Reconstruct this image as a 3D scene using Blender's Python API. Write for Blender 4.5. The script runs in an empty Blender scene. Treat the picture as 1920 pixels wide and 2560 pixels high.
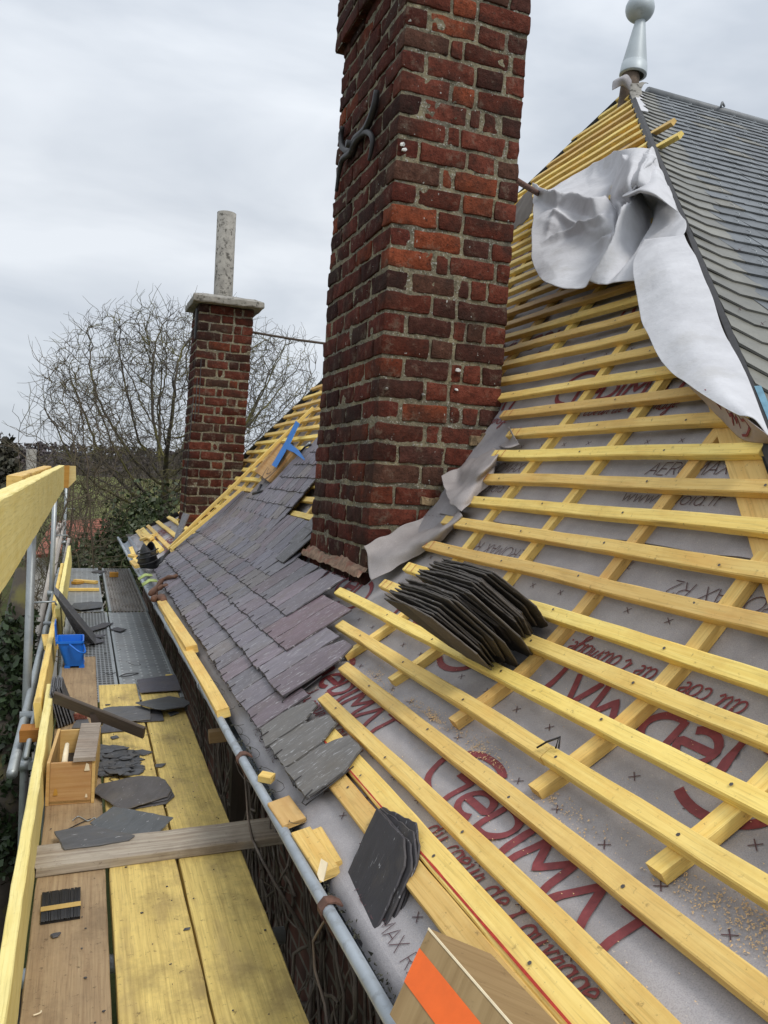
import bpy, math, random
import numpy as np
from mathutils import Vector, Matrix, noise
random.seed(7); rng = np.random.default_rng(7)
scn = bpy.context.scene
COL = scn.collection
R_ = math.radians
# ---------------------------------------------------------------- camera
F, W0, H0, EYE = 1950., 1920., 2560., 1.27
_dy = np.array([210.-960, -(1160.-1280), -F]); _dy /= np.linalg.norm(_dy)
_S = .05; _c = -(_dy[0]*_S+_dy[1])/_dy[2]
_dz = np.array([_S, 1, _c]); _dz /= np.linalg.norm(_dz)
M = np.array([np.cross(_dy, _dz), _dy, _dz])
cam_d = bpy.data.cameras.new('camera'); cam = bpy.data.objects.new('camera', cam_d); COL.objects.link(cam)
cam_d.sensor_fit = 'VERTICAL'; cam_d.sensor_height = 36; cam_d.lens = 36*F/H0
cam_d.clip_start = .05; cam_d.clip_end = 4000
m4 = Matrix([list(M[i])+[0] for i in range(3)]+[[0, 0, 0, 1]]); m4[2][3] = EYE
cam.matrix_world = m4
scn.camera = cam
# ---------------------------------------------------------------- world, sun, exposure
scn.view_settings.view_transform = 'Standard'; scn.view_settings.look = 'None'
scn.view_settings.exposure = 0.05; scn.view_settings.gamma = 1
SUN_EL, SUN_AZ = R_(52), R_(158)
world = bpy.data.worlds.new('World'); scn.world = world; world.use_nodes = True
def build_world():
    nt = world.node_tree; nt.nodes.clear(); N = nt.nodes.new; L = nt.links.new
    out = N('ShaderNodeOutputWorld'); bg = N('ShaderNodeBackground'); bg.inputs['Strength'].default_value = .1
    sky = N('ShaderNodeTexSky'); sky.sky_type = 'NISHITA'; sky.sun_disc = False
    sky.sun_elevation = SUN_EL; sky.sun_rotation = SUN_AZ
    tc = N('ShaderNodeTexCoord'); mp = N('ShaderNodeMapping'); mp.inputs['Scale'].default_value = (1.1, 1.1, 3.2)
    n1 = N('ShaderNodeTexNoise'); n1.inputs['Scale'].default_value = 2.1; n1.inputs['Detail'].default_value = 5; n1.inputs['Roughness'].default_value = .5
    n1.inputs['Distortion'].default_value = .35
    cr = N('ShaderNodeValToRGB')
    e = cr.color_ramp.elements
    e[0].position = .36; e[0].color = (5.5, 6.0, 6.7, 1); e[1].position = .64; e[1].color = (8.4, 8.8, 9.3, 1)
    sx = N('ShaderNodeSeparateXYZ')
    zr = N('ShaderNodeMapRange'); zr.inputs['From Min'].default_value = .3; zr.inputs['From Max'].default_value = .9
    zr.inputs['To Min'].default_value = 1.0; zr.inputs['To Max'].default_value = 1.5
    mul = N('ShaderNodeVectorMath'); mul.operation = 'SCALE'
    mix = N('ShaderNodeMix'); mix.data_type = 'RGBA'; mix.inputs['Factor'].default_value = .93
    L(tc.outputs['Generated'], mp.inputs[0]); L(mp.outputs[0], n1.inputs['Vector']); L(n1.outputs[0], cr.inputs[0])
    L(tc.outputs['Generated'], sx.inputs[0]); L(sx.outputs[2], zr.inputs[0])
    L(cr.outputs[0], mul.inputs[0]); L(zr.outputs[0], mul.inputs['Scale'])
    L(sky.outputs[0], mix.inputs['A']); L(mul.outputs[0], mix.inputs['B'])
    L(mix.outputs['Result'], bg.inputs['Color']); L(bg.outputs[0], out.inputs[0])
build_world()
sd = bpy.data.lights.new('sun', 'SUN'); sd.energy = 1.75; sd.angle = R_(16); sd.color = (1, .96, .9)
sun = bpy.data.objects.new('sun', sd); COL.objects.link(sun)
_d = Vector((math.sin(SUN_AZ)*math.cos(SUN_EL), math.cos(SUN_AZ)*math.cos(SUN_EL), math.sin(SUN_EL)))
sun.rotation_euler = _d.to_track_quat('Z', 'Y').to_euler()
scn.cycles.max_bounces = 6; scn.cycles.use_denoising = True

# ---------------------------------------------------------------- pixel helpers (survey of the photograph)
def ray(px, py): return M @ np.array([px-960., -(py-1280.), -F])
def bp(px, py, **k):
    r = ray(px, py); o = np.array([0, 0, EYE]); (a, v), = k.items(); i = 'xyz'.index(a)
    return o + (v-o[i])/r[i]*r
def bpp(px, py, P, n):
    r = ray(px, py); o = np.array([0, 0, EYE]); n = np.array(n, float)
    return o + np.dot(np.array(P)-o, n)/np.dot(r, n)*r
D_ = 1920/1659
def cr_(x0, y0, s): return lambda x, y: (x0+x*s, y0+y*s)
cd = cr_(0, 0, D_); c1 = cr_(560, 1700, .2411); c2 = cr_(360, 1300, .3014); cz1 = cr_(0, 640, .4822)
z2 = cr_(0, 1400, .5243); z3 = cr_(700, 0, .4522); z4 = cr_(1200, 0, .452); z5 = cr_(700, 900, .4219)
z6 = cr_(1200, 900, .434); z7 = cr_(500, 1600, .434); z8 = cr_(1100, 1600, .4943); c4 = cr_(280, 1000, .3134)
k5 = cr_(800, 1400, .2532); k6 = cr_(1220, 600, .2411); k7 = cr_(1220, 160, .3014); k8 = cr_(1520, 160, .2411)
q1 = cr_(0, 1100, .2712); q2 = cr_(100, 1640, .226); q3 = cr_(900, 2250, .3617); q4 = cr_(0, 1040, .3376); q6 = cr_(0, 2100, .2079)
h3 = cr_(1200, 600, .434)

# ---------------------------------------------------------------- roof profile (x -> z of batten tops)
_a0, _a1 = R_(34.), R_(53.5)
def ang(x):
    u = np.clip((x-.95)/.4, 0, 1); u = u*u*(3-2*u); return _a0+(_a1-_a0)*u
_xs = np.arange(.3, 8, .002); _t = np.tan(ang(_xs))
_zs = np.concatenate([[0], np.cumsum((_t[1:]+_t[:-1])/2*.002)]); _zs = _zs-np.interp(.78, _xs, _zs)-.915*.78
_arc = np.concatenate([[0], np.cumsum(np.hypot(np.diff(_xs), np.diff(_zs)))]); _arc -= np.interp(.571, _xs, _arc)
def zt(x): return float(np.interp(x, _xs, _zs))+EYE
def s2x(s): return float(np.interp(s, _arc, _xs))
def x2s(x): return float(np.interp(x, _xs, _arc))
def nrm(x): a = float(ang(x)); return np.array([-math.sin(a), 0, math.cos(a)])
def upv(x): a = float(ang(x)); return np.array([math.cos(a), 0, math.sin(a)])
def RP(x, y, off=0): return np.array([x, y, zt(x)])+nrm(x)*off
def memoff(x): return -.029-.026*float(np.clip((x-.8)/.12, 0, 1))
def memh(x, y):
    f = float(np.clip((x-.55)/.1, 0, 1))
    n = noise.noise(Vector((x*2.3+y*.6, y*1.6, 8))); return f*(.009*noise.noise(Vector((x*3, y*2.2, 1)))+.003*noise.noise(Vector((x*9, y*6, 4)))+.006*max(0., 1-abs(n)/.09))
def MP(x, y, h=0): return RP(x, y, memoff(x)+memh(x, y)+h)
def onroof(px, py, off=0):
    r = ray(px, py); t = r[2]/r[0]; f = (_zs+off)-t*_xs
    i = np.where((f[:-1] < 0) & (f[1:] >= 0))[0]
    if len(i) == 0: return None
    i = i[0]; x = _xs[i]-f[i]/(f[i+1]-f[i])*.002
    return np.array([x, x*r[1]/r[0], x*t+EYE])
XA, YA, YB = 3.74, 5.0, 5.1
def ynear(x): return YA-1.64*(XA-x)
def yfar(x): return min(YB+1.70*(XA-x), 10.3)

# ---------------------------------------------------------------- mesh builder
ORG = {}
class MB:
    def __init__(s): s.v = []; s.f = []; s.uv = []; s.c = []; s.m = []; s.n = 0; s.sm = []
    def add(s, V, Fs, uv=None, col=(1, 1, 1), mi=0, smooth=False):
        V = np.asarray(V, float).reshape(-1, 3); b = s.n; s.v.append(V); s.n += len(V)
        for i, f in enumerate(Fs):
            s.f.append([b+j for j in f]); s.uv.append(uv[i] if uv is not None else None)
            s.c.append(col); s.m.append(mi); s.sm.append(smooth)
        return s
    def build(s, name, mats, parent=None, label=None):
        V = np.concatenate(s.v) if s.v else np.zeros((0, 3))
        o = np.array(ORG.get(parent.name, (0, 0, 0))) if parent else np.zeros(3)
        me = bpy.data.meshes.new(name); me.from_pydata((V-o).tolist(), [], s.f)
        if not isinstance(mats, (list, tuple)): mats = [mats]
        for m in mats: me.materials.append(m)
        me.polygons.foreach_set('material_index', s.m); me.polygons.foreach_set('use_smooth', s.sm)
        ul = me.uv_layers.new(name='UVMap'); flat = []; cf = []
        for f, u, c in zip(s.f, s.uv, s.c):
            c4_ = tuple(c)+(1,)
            for j in range(len(f)):
                flat += list(u[j]) if u is not None else [V[f[j]][0]+V[f[j]][2], V[f[j]][1]]
                cf += c4_
        ul.data.foreach_set('uv', flat)
        ca = me.color_attributes.new('Col', 'FLOAT_COLOR', 'CORNER'); ca.data.foreach_set('color', cf)
        me.update()
        ob = bpy.data.objects.new(name, me); COL.objects.link(ob)
        if parent: ob.parent = parent; ORG[ob.name] = tuple(o)
        else: ORG[ob.name] = (0, 0, 0)
        if label: ob['label'] = label
        return ob
    def single(s, name, mats, label, cat, group=None, kind=None):
        """a thing that is one mesh: origin moved to its base"""
        V = np.concatenate(s.v); o = np.array([V[:, 0].mean(), V[:, 1].mean(), V[:, 2].min()])
        s.v = [V-o]; s.n = len(V); ob = s.build(name, mats); ob.location = o; ORG[ob.name] = tuple(o)
        tag(ob, label, cat, group, kind); return ob
def tag(ob, label=None, cat=None, group=None, kind=None):
    if label: ob['label'] = label
    if cat: ob['category'] = cat
    if group: ob['group'] = group
    if kind: ob['kind'] = kind
def thing(name, loc, label, cat, group=None):
    o = bpy.data.objects.new(name, None); COL.objects.link(o); o.location = loc; o.empty_display_size = .1
    ORG[o.name] = tuple(loc); tag(o, label, cat, group); return o
def unit(v): v = np.asarray(v, float); return v/max(1e-9, np.linalg.norm(v))
def beam(mb, p0, p1, up, w, h, segs=1, ch=.002, jit=0., col=(1, 1, 1), mi=0, rough_end=0, vj=0.):
    p0 = np.array(p0, float); p1 = np.array(p1, float); d = p1-p0; L = np.linalg.norm(d); d = d/L
    up = np.array(up, float); up = unit(up-d*np.dot(up, d)); sd_ = np.cross(d, up)
    a, b = w/2, h/2
    sec = [(-a+ch, b), (a-ch, b), (a, b-ch), (a, -b+ch), (a-ch, -b), (-a+ch, -b), (-a, -b+ch), (-a, b-ch)]
    per = [0]
    for i in range(8):
        q, r = sec[i], sec[(i+1) % 8]; per.append(per[-1]+math.hypot(q[0]-r[0], q[1]-r[1]))
    V = []; u0 = rng.uniform(0, 50); v0 = rng.uniform(0, 50); ph = rng.uniform(0, 100)
    for k in range(segs+1):
        t = k/segs; c = p0+d*L*t
        if jit and 0 < k < segs+1:
            c = c+sd_*jit*noise.noise(Vector((ph, L*t*1.5, 0)))+up*jit*noise.noise(Vector((ph, L*t*1.5, 9)))
        for i, (x, y) in enumerate(sec):
            e = 0; x += vj*rng.uniform(-1, 1); y += vj*rng.uniform(-1, 1)
            if rough_end and k in (0, segs): e = rng.uniform(-rough_end, rough_end)
            V.append(c+sd_*x+up*y+d*e)
    Fs = []; uv = []
    for k in range(segs):
        for i in range(8):
            j = (i+1) % 8; Fs.append([k*8+i, k*8+j, (k+1)*8+j, (k+1)*8+i])
            ua, ub = u0+L*k/segs, u0+L*(k+1)/segs
            uv.append([(ua, v0+per[i]), (ua, v0+per[i+1]), (ub, v0+per[i+1]), (ub, v0+per[i])])
    Fs.append([7-i for i in range(8)]); uv.append([(u0+sec[7-i][0]*.15, v0+sec[7-i][1]) for i in range(8)])
    Fs.append([segs*8+i for i in range(8)]); uv.append([(u0+sec[i][0]*.15, v0+sec[i][1]) for i in range(8)])
    mb.add(V, Fs, uv, col, mi)
def tube(mb, pts, r, n=8, col=(1, 1, 1), mi=0, caps=True, smooth=True):
    pts = [np.array(p, float) for p in pts]; K = len(pts)
    rs = r if isinstance(r, (list, tuple, np.ndarray)) else [r]*K
    V = []; prev = None; Lc = 0; uvl = []
    for k in range(K):
        d = unit(pts[min(k+1, K-1)]-pts[max(k-1, 0)])
        if prev is None: a = np.array([0, 0, 1.]) if abs(d[2]) < .9 else np.array([1., 0, 0])
        else: a = prev
        a = unit(a-d*np.dot(a, d)); b = np.cross(d, a); prev = a
        if k: Lc += np.linalg.norm(pts[k]-pts[k-1])
        uvl.append(Lc)
        for i in range(n):
            t = 2*math.pi*i/n; V.append(pts[k]+rs[k]*(a*math.cos(t)+b*math.sin(t)))
    Fs = []; uv = []
    for k in range(K-1):
        for i in range(n):
            j = (i+1) % n; Fs.append([k*n+i, k*n+j, (k+1)*n+j, (k+1)*n+i])
            uv.append([(uvl[k], i/n), (uvl[k], (i+1)/n), (uvl[k+1], (i+1)/n), (uvl[k+1], i/n)])
    if caps and n > 3:
        Fs.append([n-1-i for i in range(n)]); uv.append([(0, 0)]*n); Fs.append([(K-1)*n+i for i in range(n)]); uv.append([(0, 0)]*n)
    mb.add(V, Fs, uv, col, mi, smooth)
def plate(mb, pts, nvec, th, jit=.0015, step=.025, col=(1, 1, 1), mi=0, udir=None, edge=1.):
    """a flat slab from a 3D outline; rough edges"""
    pts = [np.array(p, float) for p in pts]; n = unit(nvec); O = []
    for i in range(len(pts)):
        a, b = pts[i], pts[(i+1) % len(pts)]; L = np.linalg.norm(b-a); k = max(1, int(L/step)) if jit else 1
        for j in range(k):
            p = a+(b-a)*j/k
            if jit: p = p+np.cross(n, unit(b-a))*rng.uniform(-jit, jit)
            O.append(p)
    K = len(O); u = unit(udir if udir is not None else pts[1]-pts[0]); u = unit(u-n*np.dot(u, n)); w = np.cross(n, u)
    if np.dot(np.cross(pts[1]-pts[0], pts[2]-pts[1]), n) < 0: O = O[::-1]
    o0 = rng.uniform(0, 40, 2)
    top = [p+n*th*rng.uniform(.85, 1.1) for p in O]; mid = [p+n*th*.4+unit(p-np.mean(O, axis=0))*th*.3*(1 if jit else 0) for p in O]
    V = top+mid+O; U = lambda p: (o0[0]+np.dot(p, u), o0[1]+np.dot(p, w))
    Fs = [list(range(K)), [2*K+K-1-i for i in range(K)]]
    uv = [[U(p) for p in top], [U(O[K-1-i]) for i in range(K)]]
    mb.add(V, Fs, uv, col, mi); b0 = mb.n-3*K; Fs = []; uv = []
    for i in range(K):
        j = (i+1) % K
        for a in (0, K):
            Fs.append([a+K+i, a+K+j, a+j, a+i]); uv.append([U(V[q]) for q in Fs[-1]])
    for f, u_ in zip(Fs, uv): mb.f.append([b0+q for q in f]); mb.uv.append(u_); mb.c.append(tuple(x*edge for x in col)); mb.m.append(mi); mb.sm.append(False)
def cat4(p0, p1, p2, p3, t):
    return .5*((2*p1)+(-p0+p2)*t+(2*p0-5*p1+4*p2-p3)*t*t+(-p0+3*p1-3*p2+p3)*t**3)
def spl(P, t):
    n = len(P)-1; f = min(max(t, 0), .999999)*n; i = int(f); t = f-i
    return cat4(P[max(i-1, 0)], P[i], P[i+1], P[min(i+2, n)], t)
def patch(mb, net, nu, nv, amp=0., fr=6., mi=0, col=(1, 1, 1), seed=0, crease=0., folds=()):
    net = [[np.array(p, float) for p in r] for r in net]; V = []; ph = seed*3.1
    for j in range(nv+1):
        rows = None
        rowpts = [spl([net[a][b] for a in range(len(net))], j/nv) for b in range(len(net[0]))] if len({len(r) for r in net}) == 1 else None
        for i in range(nu+1):
            p = spl(rowpts, i/nu) if rowpts is not None else spl([spl(r, i/nu) for r in net], j/nv)
            if amp:
                q = Vector((p[0]*fr, p[1]*fr, p[2]*fr+ph)); p = p+np.array(noise.noise_vector(q))*amp
            for ((u0, v0), (u1, v1), am, wd) in folds:
                du, dv = u1-u0, v1-v0; L2 = du*du+dv*dv; uu, vv = i/nu-u0, j/nv-v0; t_ = (uu*du+vv*dv)/L2; dd = abs(uu*dv-vv*du)/math.sqrt(L2)
                fd = max(0., 1-dd/wd)**1.4*max(0., min(1., t_*5+.5))*max(0., min(1., (1-t_)*4+.3)); p = p+np.array([-.6, -.25, .75])*am*fd
            if crease:
                q = Vector((p[0]*2.6, p[1]*2.6, p[2]*2.6+ph)); w = noise.noise(q+Vector((0, 0, 7)))*.5; h = abs(noise.noise(q*1.2+Vector((w, w, 0)))); p = p+np.array([-.6, -.25, .75])*crease*(.35-min(.35, h*1.6))*2
            V.append(p)
    Fs = []; uv = []
    for j in range(nv):
        for i in range(nu):
            a = j*(nu+1)+i; Fs.append([a, a+1, a+nu+2, a+nu+1])
            uv.append([(i/nu, j/nv), ((i+1)/nu, j/nv), ((i+1)/nu, (j+1)/nv), (i/nu, (j+1)/nv)])
    mb.add(V, Fs, uv, col, mi, True)
def solid(ob, th, off=0):
    m = ob.modifiers.new('thickness', 'SOLIDIFY'); m.thickness = th; m.offset = off; return ob
def box(mb, c, s, col=(1, 1, 1), mi=0):
    c = np.array(c); beam(mb, c-np.array([0, s[1]/2, 0]), c+np.array([0, s[1]/2, 0]), (0, 0, 1), s[0], s[2], 1, min(s)*.06, col=col, mi=mi)
def lathe(mb, prof, c, axis=(0, 0, 1), n=24, col=(1, 1, 1), mi=0):
    ax = unit(axis); a = unit(np.cross(ax, (0, 1, 0))); b = np.cross(ax, a); V = []; c = np.array(c)
    for r, h in prof:
        for i in range(n):
            t = 2*math.pi*i/n; V.append(c+ax*h+r*(a*math.cos(t)+b*math.sin(t)))
    Fs = []
    for k in range(len(prof)-1):
        for i in range(n):
            j = (i+1) % n; Fs.append([k*n+i, k*n+j, (k+1)*n+j, (k+1)*n+i])
    mb.add(V, Fs, None, col, mi, True)

# ---------------------------------------------------------------- materials
class NT:
    def __init__(s, name):
        s.m = bpy.data.materials.new(name); s.m.use_nodes = True; s.t = s.m.node_tree
        s.b = s.t.nodes['Principled BSDF']
    def n(s, ty, **k):
        nd = s.t.nodes.new('ShaderNode'+ty)
        for a, v in k.items():
            if a in nd.inputs: nd.inputs[a].default_value = v
            else: setattr(nd, a, v)
        return nd
    def l(s, a, b): s.t.links.new(a, b)
    def coord(s, kind, scale):
        tc = s.n('TexCoord'); mp = s.n('Mapping'); mp.inputs['Scale'].default_value = scale
        s.l(tc.outputs[kind], mp.inputs[0]); return mp.outputs[0]
    def noise(s, vec, scale, detail=4, rough=.55, dist=0):
        n = s.n('TexNoise', Scale=scale, Detail=detail, Roughness=rough, Distortion=dist); s.l(vec, n.inputs['Vector']); return n.outputs[0]
    def ramp(s, fac, stops):
        r = s.n('ValToRGB'); e = r.color_ramp.elements
        while len(e) < len(stops): e.new(.5)
        for i, (p, c) in enumerate(stops):
            e[i].position = p; e[i].color = (tuple(c)+(1,)) if isinstance(c, (tuple, list)) else (c, c, c, 1)
        s.l(fac, r.inputs[0]); return r.outputs[0]
    def mix(s, fac, a, b, mode='MIX'):
        m = s.n('Mix', data_type='RGBA', blend_type=mode)
        for sock, v in ((m.inputs['Factor'], fac), (m.inputs['A'], a), (m.inputs['B'], b)):
            if hasattr(v, 'links'): s.l(v, sock)
            elif isinstance(v, (tuple, list)): sock.default_value = tuple(v)+(1,)
            else: sock.default_value = v
        return m.outputs['Result']
    def math(s, op, a, b=0.):
        m = s.n('Math', operation=op)
        for sock, v in ((m.inputs[0], a), (m.inputs[1], b)):
            if hasattr(v, 'links'): s.l(v, sock)
            else: sock.default_value = v
        return m.outputs[0]
    def bump(s, h, dist=.002, strength=1.):
        b = s.n('Bump', Strength=strength, Distance=dist); s.l(h, b.inputs['Height']); s.l(b.outputs[0], s.b.inputs['Normal'])
    def fin(s, col, rough=.6, metal=0, spec=None):
        if hasattr(col, 'links'): s.l(col, s.b.inputs['Base Color'])
        else: s.b.inputs['Base Color'].default_value = tuple(col)+(1,)
        if hasattr(rough, 'links'): s.l(rough, s.b.inputs['Roughness'])
        else: s.b.inputs['Roughness'].default_value = rough
        s.b.inputs['Metallic'].default_value = metal
        if spec is not None: s.b.inputs['Specular IOR Level'].default_value = spec
        return s.m
def wood(name, light, dark, stain, knots=.5, dirt=.3, rough=.6, grainfrq=1., speck=(.06, .035, .02), grime=0.):
    t = NT(name)
    v = t.coord('UV', (1, 1, 1)); vs = t.n('VectorMath', operation='ADD'); oi = t.n('ObjectInfo')
    cmb = t.n('CombineXYZ'); r10 = t.math('MULTIPLY', oi.outputs['Random'], 37.); t.l(r10, cmb.inputs[0]); t.l(r10, cmb.inputs[1])
    t.l(v, vs.inputs[0]); t.l(cmb.outputs[0], vs.inputs[1]); v = vs.outputs[0]
    mp = t.n('Mapping'); mp.inputs['Scale'].default_value = (1.6, 46*grainfrq, 1); t.l(v, mp.inputs[0])
    g = t.noise(mp.outputs[0], 1.6, 6, .62, .5)
    mp2 = t.n('Mapping'); mp2.inputs['Scale'].default_value = (3.5, 9, 1); t.l(v, mp2.inputs[0])
    big = t.noise(mp2.outputs[0], 1.0, 4, .6)
    c = t.mix(t.ramp(g, [(.35, 0.), (.7, 1.)]), dark, light)
    c = t.mix(t.math('MULTIPLY', t.ramp(big, [(.5, 0.), (.72, 1.)]), .55), c, stain)
    # knots
    vo = t.n('TexVoronoi', Scale=1.); mp3 = t.n('Mapping'); mp3.inputs['Scale'].default_value = (1.9, 6.5, 1)
    t.l(v, mp3.inputs[0]); t.l(mp3.outputs[0], vo.inputs['Vector'])
    kn = t.ramp(vo.outputs['Distance'], [(0., 1.), (.08, .7), (.12, .25), (.24, 0.)])
    c = t.mix(t.math('MULTIPLY', kn, knots), c, tuple(x*.45 for x in stain))
    d = t.noise(t.coord('Object', (1, 1, 1)), 55, 5, .75)
    c = t.mix(t.math('MULTIPLY', t.ramp(d, [(.60, 0.), (.72, 1.)]), dirt), c, speck)
    if grime:
        gn = t.noise(t.coord('Object', (1, 1, 1)), 4.5, 7, .72); c = t.mix(t.math('MULTIPLY', t.ramp(gn, [(.48, 0.), (.66, 1.)]), grime*.6), c, tuple(x*.42 for x in stain))
        fl = t.noise(mp.outputs[0], 5., 3, .5); c = t.mix(t.math('MULTIPLY', t.ramp(fl, [(.54, 0.), (.64, 1.)]), .35), c, tuple(x*.6 for x in dark))
    br = t.math('MULTIPLY_ADD', oi.outputs['Random'], .34); br.node.inputs[2].default_value = .80
    hs = t.n('HueSaturation'); t.l(t.math('ADD', t.math('MULTIPLY', oi.outputs['Random'], .022), .488), hs.inputs['Hue']); t.l(br, hs.inputs['Value']); t.l(c, hs.inputs['Color'])
    t.bump(g, .0012, .5)
    return t.fin(hs.outputs[0], rough, spec=.3)
M_YEL = wood('yellow_treated_wood', (.90, .675, .235), (.78, .53, .145), (.74, .42, .10), .75, .6, grime=.35)
M_PALE = wood('pale_yellow_wood', (.86, .73, .33), (.76, .61, .22), (.72, .53, .14), .35, .3, grime=.2)
M_TAN = wood('brown_scaffold_board', (.43, .31, .175), (.30, .20, .11), (.22, .15, .09), .45, .95, .7, grime=.6)
M_YTAN = wood('yellow_scaffold_board', (.76, .565, .19), (.52, .37, .12), (.31, .215, .11), .4, .95, .7, grime=.75)
M_GREYW = wood('grey_weathered_board', (.52, .455, .36), (.29, .24, .185), (.30, .21, .13), .5, .7, .7, grime=.6)
M_ORG = wood('orange_end_grain', (.50, .25, .05), (.38, .17, .03), (.36, .16, .04), .1, .3)
M_BOXW = wood('box_plywood', (.62, .40, .17), (.50, .29, .10), (.40, .19, .07), .6, .2)
M_BROWNW = wood('brown_plank', (.36, .25, .12), (.27, .18, .08), (.23, .14, .06), .3, .4)
M_DKIRON_SHADE = wood('worn_iron_and_shaded_post', (.085, .065, .052), (.06, .045, .036), (.11, .075, .055), .1, .2, .5)

def m_membrane(name, base, weave=900.):
    t = NT(name); o = t.coord('Object', (1, 1, 1))
    n = t.noise(o, 7, 4, .6); f = t.noise(o, 420, 1, .5)
    sp = t.noise(o, 160, 2, .6)
    c = t.mix(t.ramp(n, [(.3, 0.), (.75, 1.)]), tuple(x*.76 for x in base), tuple(min(1, x*1.12) for x in base))
    c = t.mix(t.math('MULTIPLY', t.ramp(f, [(.3, 1.), (.58, 0.)]), .42), c, tuple(x*.5 for x in base))
    c = t.mix(t.math('MULTIPLY', t.ramp(sp, [(.66, 0.), (.75, 1.)]), .6), c, (.62, .55, .47))
    t.bump(f, .0008, .5); return t.fin(c, .62, spec=.35)
M_MEM = m_membrane('grey_roof_underlay', (.395, .375, .385))
def m_simple(name, base, rough=.6, var=.15, sc=20., metal=0., bumpd=0., spec=None, blot=None):
    t = NT(name); o = t.coord('Object', (1, 1, 1)); n = t.noise(o, sc, 5, .6)
    c = t.mix(t.ramp(n, [(.3, 0.), (.7, 1.)]), tuple(x*(1-var) for x in base), tuple(min(1, x*(1+var)) for x in base))
    if blot:
        n2 = t.noise(o, blot[1], 5, .65); c = t.mix(t.math('MULTIPLY', t.ramp(n2, [(blot[2], 0.), (blot[2]+.1, 1.)]), blot[3]), c, blot[0])
    if bumpd: t.bump(n, bumpd, .7)
    return t.fin(c, rough, metal, spec)
M_RED = m_simple('dark_red_print', (.20, .040, .045), .7, .2, 60, blot=((.35, .30, .28), 260., .68, .5))
M_INK = m_simple('thin_brown_print', (.085, .04, .045), .7, .2, 50)
M_CHALK = m_simple('red_chalk_line', (.42, .035, .02), .8, .3, 90)
M_NAIL = m_simple('nail_head', (.10, .09, .08), .45, .3, 40, .6)
M_WHITE = m_simple('white_fleece_sheet', (.55, .55, .57), .9, .10, 9, bumpd=.012, blot=((.45, .44, .43), 3.5, .58, .5))
M_FLAPB = m_simple('brown_membrane_underside', (.36, .30, .28), .8, .15, 12, bumpd=.003)
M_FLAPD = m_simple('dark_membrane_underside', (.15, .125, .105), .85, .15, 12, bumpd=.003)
M_ZINC = m_simple('pale_zinc', (.36, .40, .44), .5, .14, 12, .2, bumpd=.0006, blot=((.22, .23, .24), 26., .55, .6))
M_ZINCF = m_simple('finial_zinc', (.46, .51, .535), .5, .08, 9, .15, blot=((.25, .28, .29), 14., .62, .5))
M_RUST = m_simple('rusty_iron', (.13, .065, .045), .75, .35, 40, bumpd=.001)
M_IRON = m_simple('black_iron', (.025, .023, .024), .55, .3, 30, bumpd=.001)
M_GALV = m_simple('galvanised_tube', (.36, .385, .39), .45, .12, 14, .55, blot=((.12, .13, .12), 22., .6, .55))
M_BLUE = m_simple('blue_plastic', (.008, .15, .62), .35, .1, 10, blot=((.05, .22, .60), 25., .62, .4))
M_BLUET = m_simple('blue_paint', (.012, .16, .50), .45, .1, 10)
M_BLACK = m_simple('black_plastic', (.014, .014, .016), .5, .3, 20)
M_TAPE = m_simple('tan_strap', (.55, .38, .13), .6, .1, 30)
M_ORANGE = m_simple('orange_paint', (.80, .13, .012), .5, .06, 30)
M_LEATHER = m_simple('brown_leather', (.17, .08, .045), .7, .35, 25, bumpd=.002)
M_LIME = m_simple('lime_plastic', (.50, .60, .20), .5, .2, 30)
M_HANDLE = m_simple('wood_handle', (.30, .15, .06), .6, .2, 20)
M_CONC = m_simple('lichen_concrete', (.28, .265, .235), .9, .25, 14, bumpd=.004, blot=((.06, .055, .045), 26., .53, .9))
M_CHIP = m_simple('pale_chip', (.78, .66, .45), .7, .1, 30)
M_BARK = m_simple('bare_tree_bark', (.075, .062, .047), .9, .3, 6, bumpd=.01, blot=((.16, .145, .04), 2.2, .5, .8))
M_TWIG = m_simple('reddish_twigs', (.10, .078, .05), .9, .35, 1.2, blot=((.085, .095, .04), .6, .5, .7))
M_BIRCH = m_simple('birch_bark', (.48, .44, .40), .8, .2, 6, blot=((.05, .04, .035), 9., .55, .9))
M_VINE = m_simple('grey_vine_stem', (.15, .12, .098), .9, .45, 9, blot=((.32, .29, .26), 5., .58, .7))
M_TILE = m_simple('red_roof_tile', (.24, .085, .055), .8, .25, 4)
M_RENDER = m_simple('pale_render', (.42, .40, .37), .9, .1, .6)
M_DUST = m_simple('sawdust', (.66, .46, .25), .9, .25, 200)
M_MOSS = m_simple('gutter_debris', (.05, .05, .035), .95, .5, 60)
def m_leaf(name, a, b):
    t = NT(name); at = t.n('Attribute', attribute_name='Col')
    n = t.noise(t.coord('Object', (1, 1, 1)), 1.6, 3); c = t.mix(n, a, b); c = t.mix(1., c, at.outputs['Color'], 'MULTIPLY')
    return t.fin(c, .55)
M_EVER = m_leaf('evergreen_leaf', (.018, .032, .012), (.055, .075, .022))
M_IVY = m_leaf('ivy_leaf', (.014, .03, .010), (.035, .055, .02))
M_CONIF = m_leaf('conifer_leaf', (.02, .022, .014), (.05, .042, .024))
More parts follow.
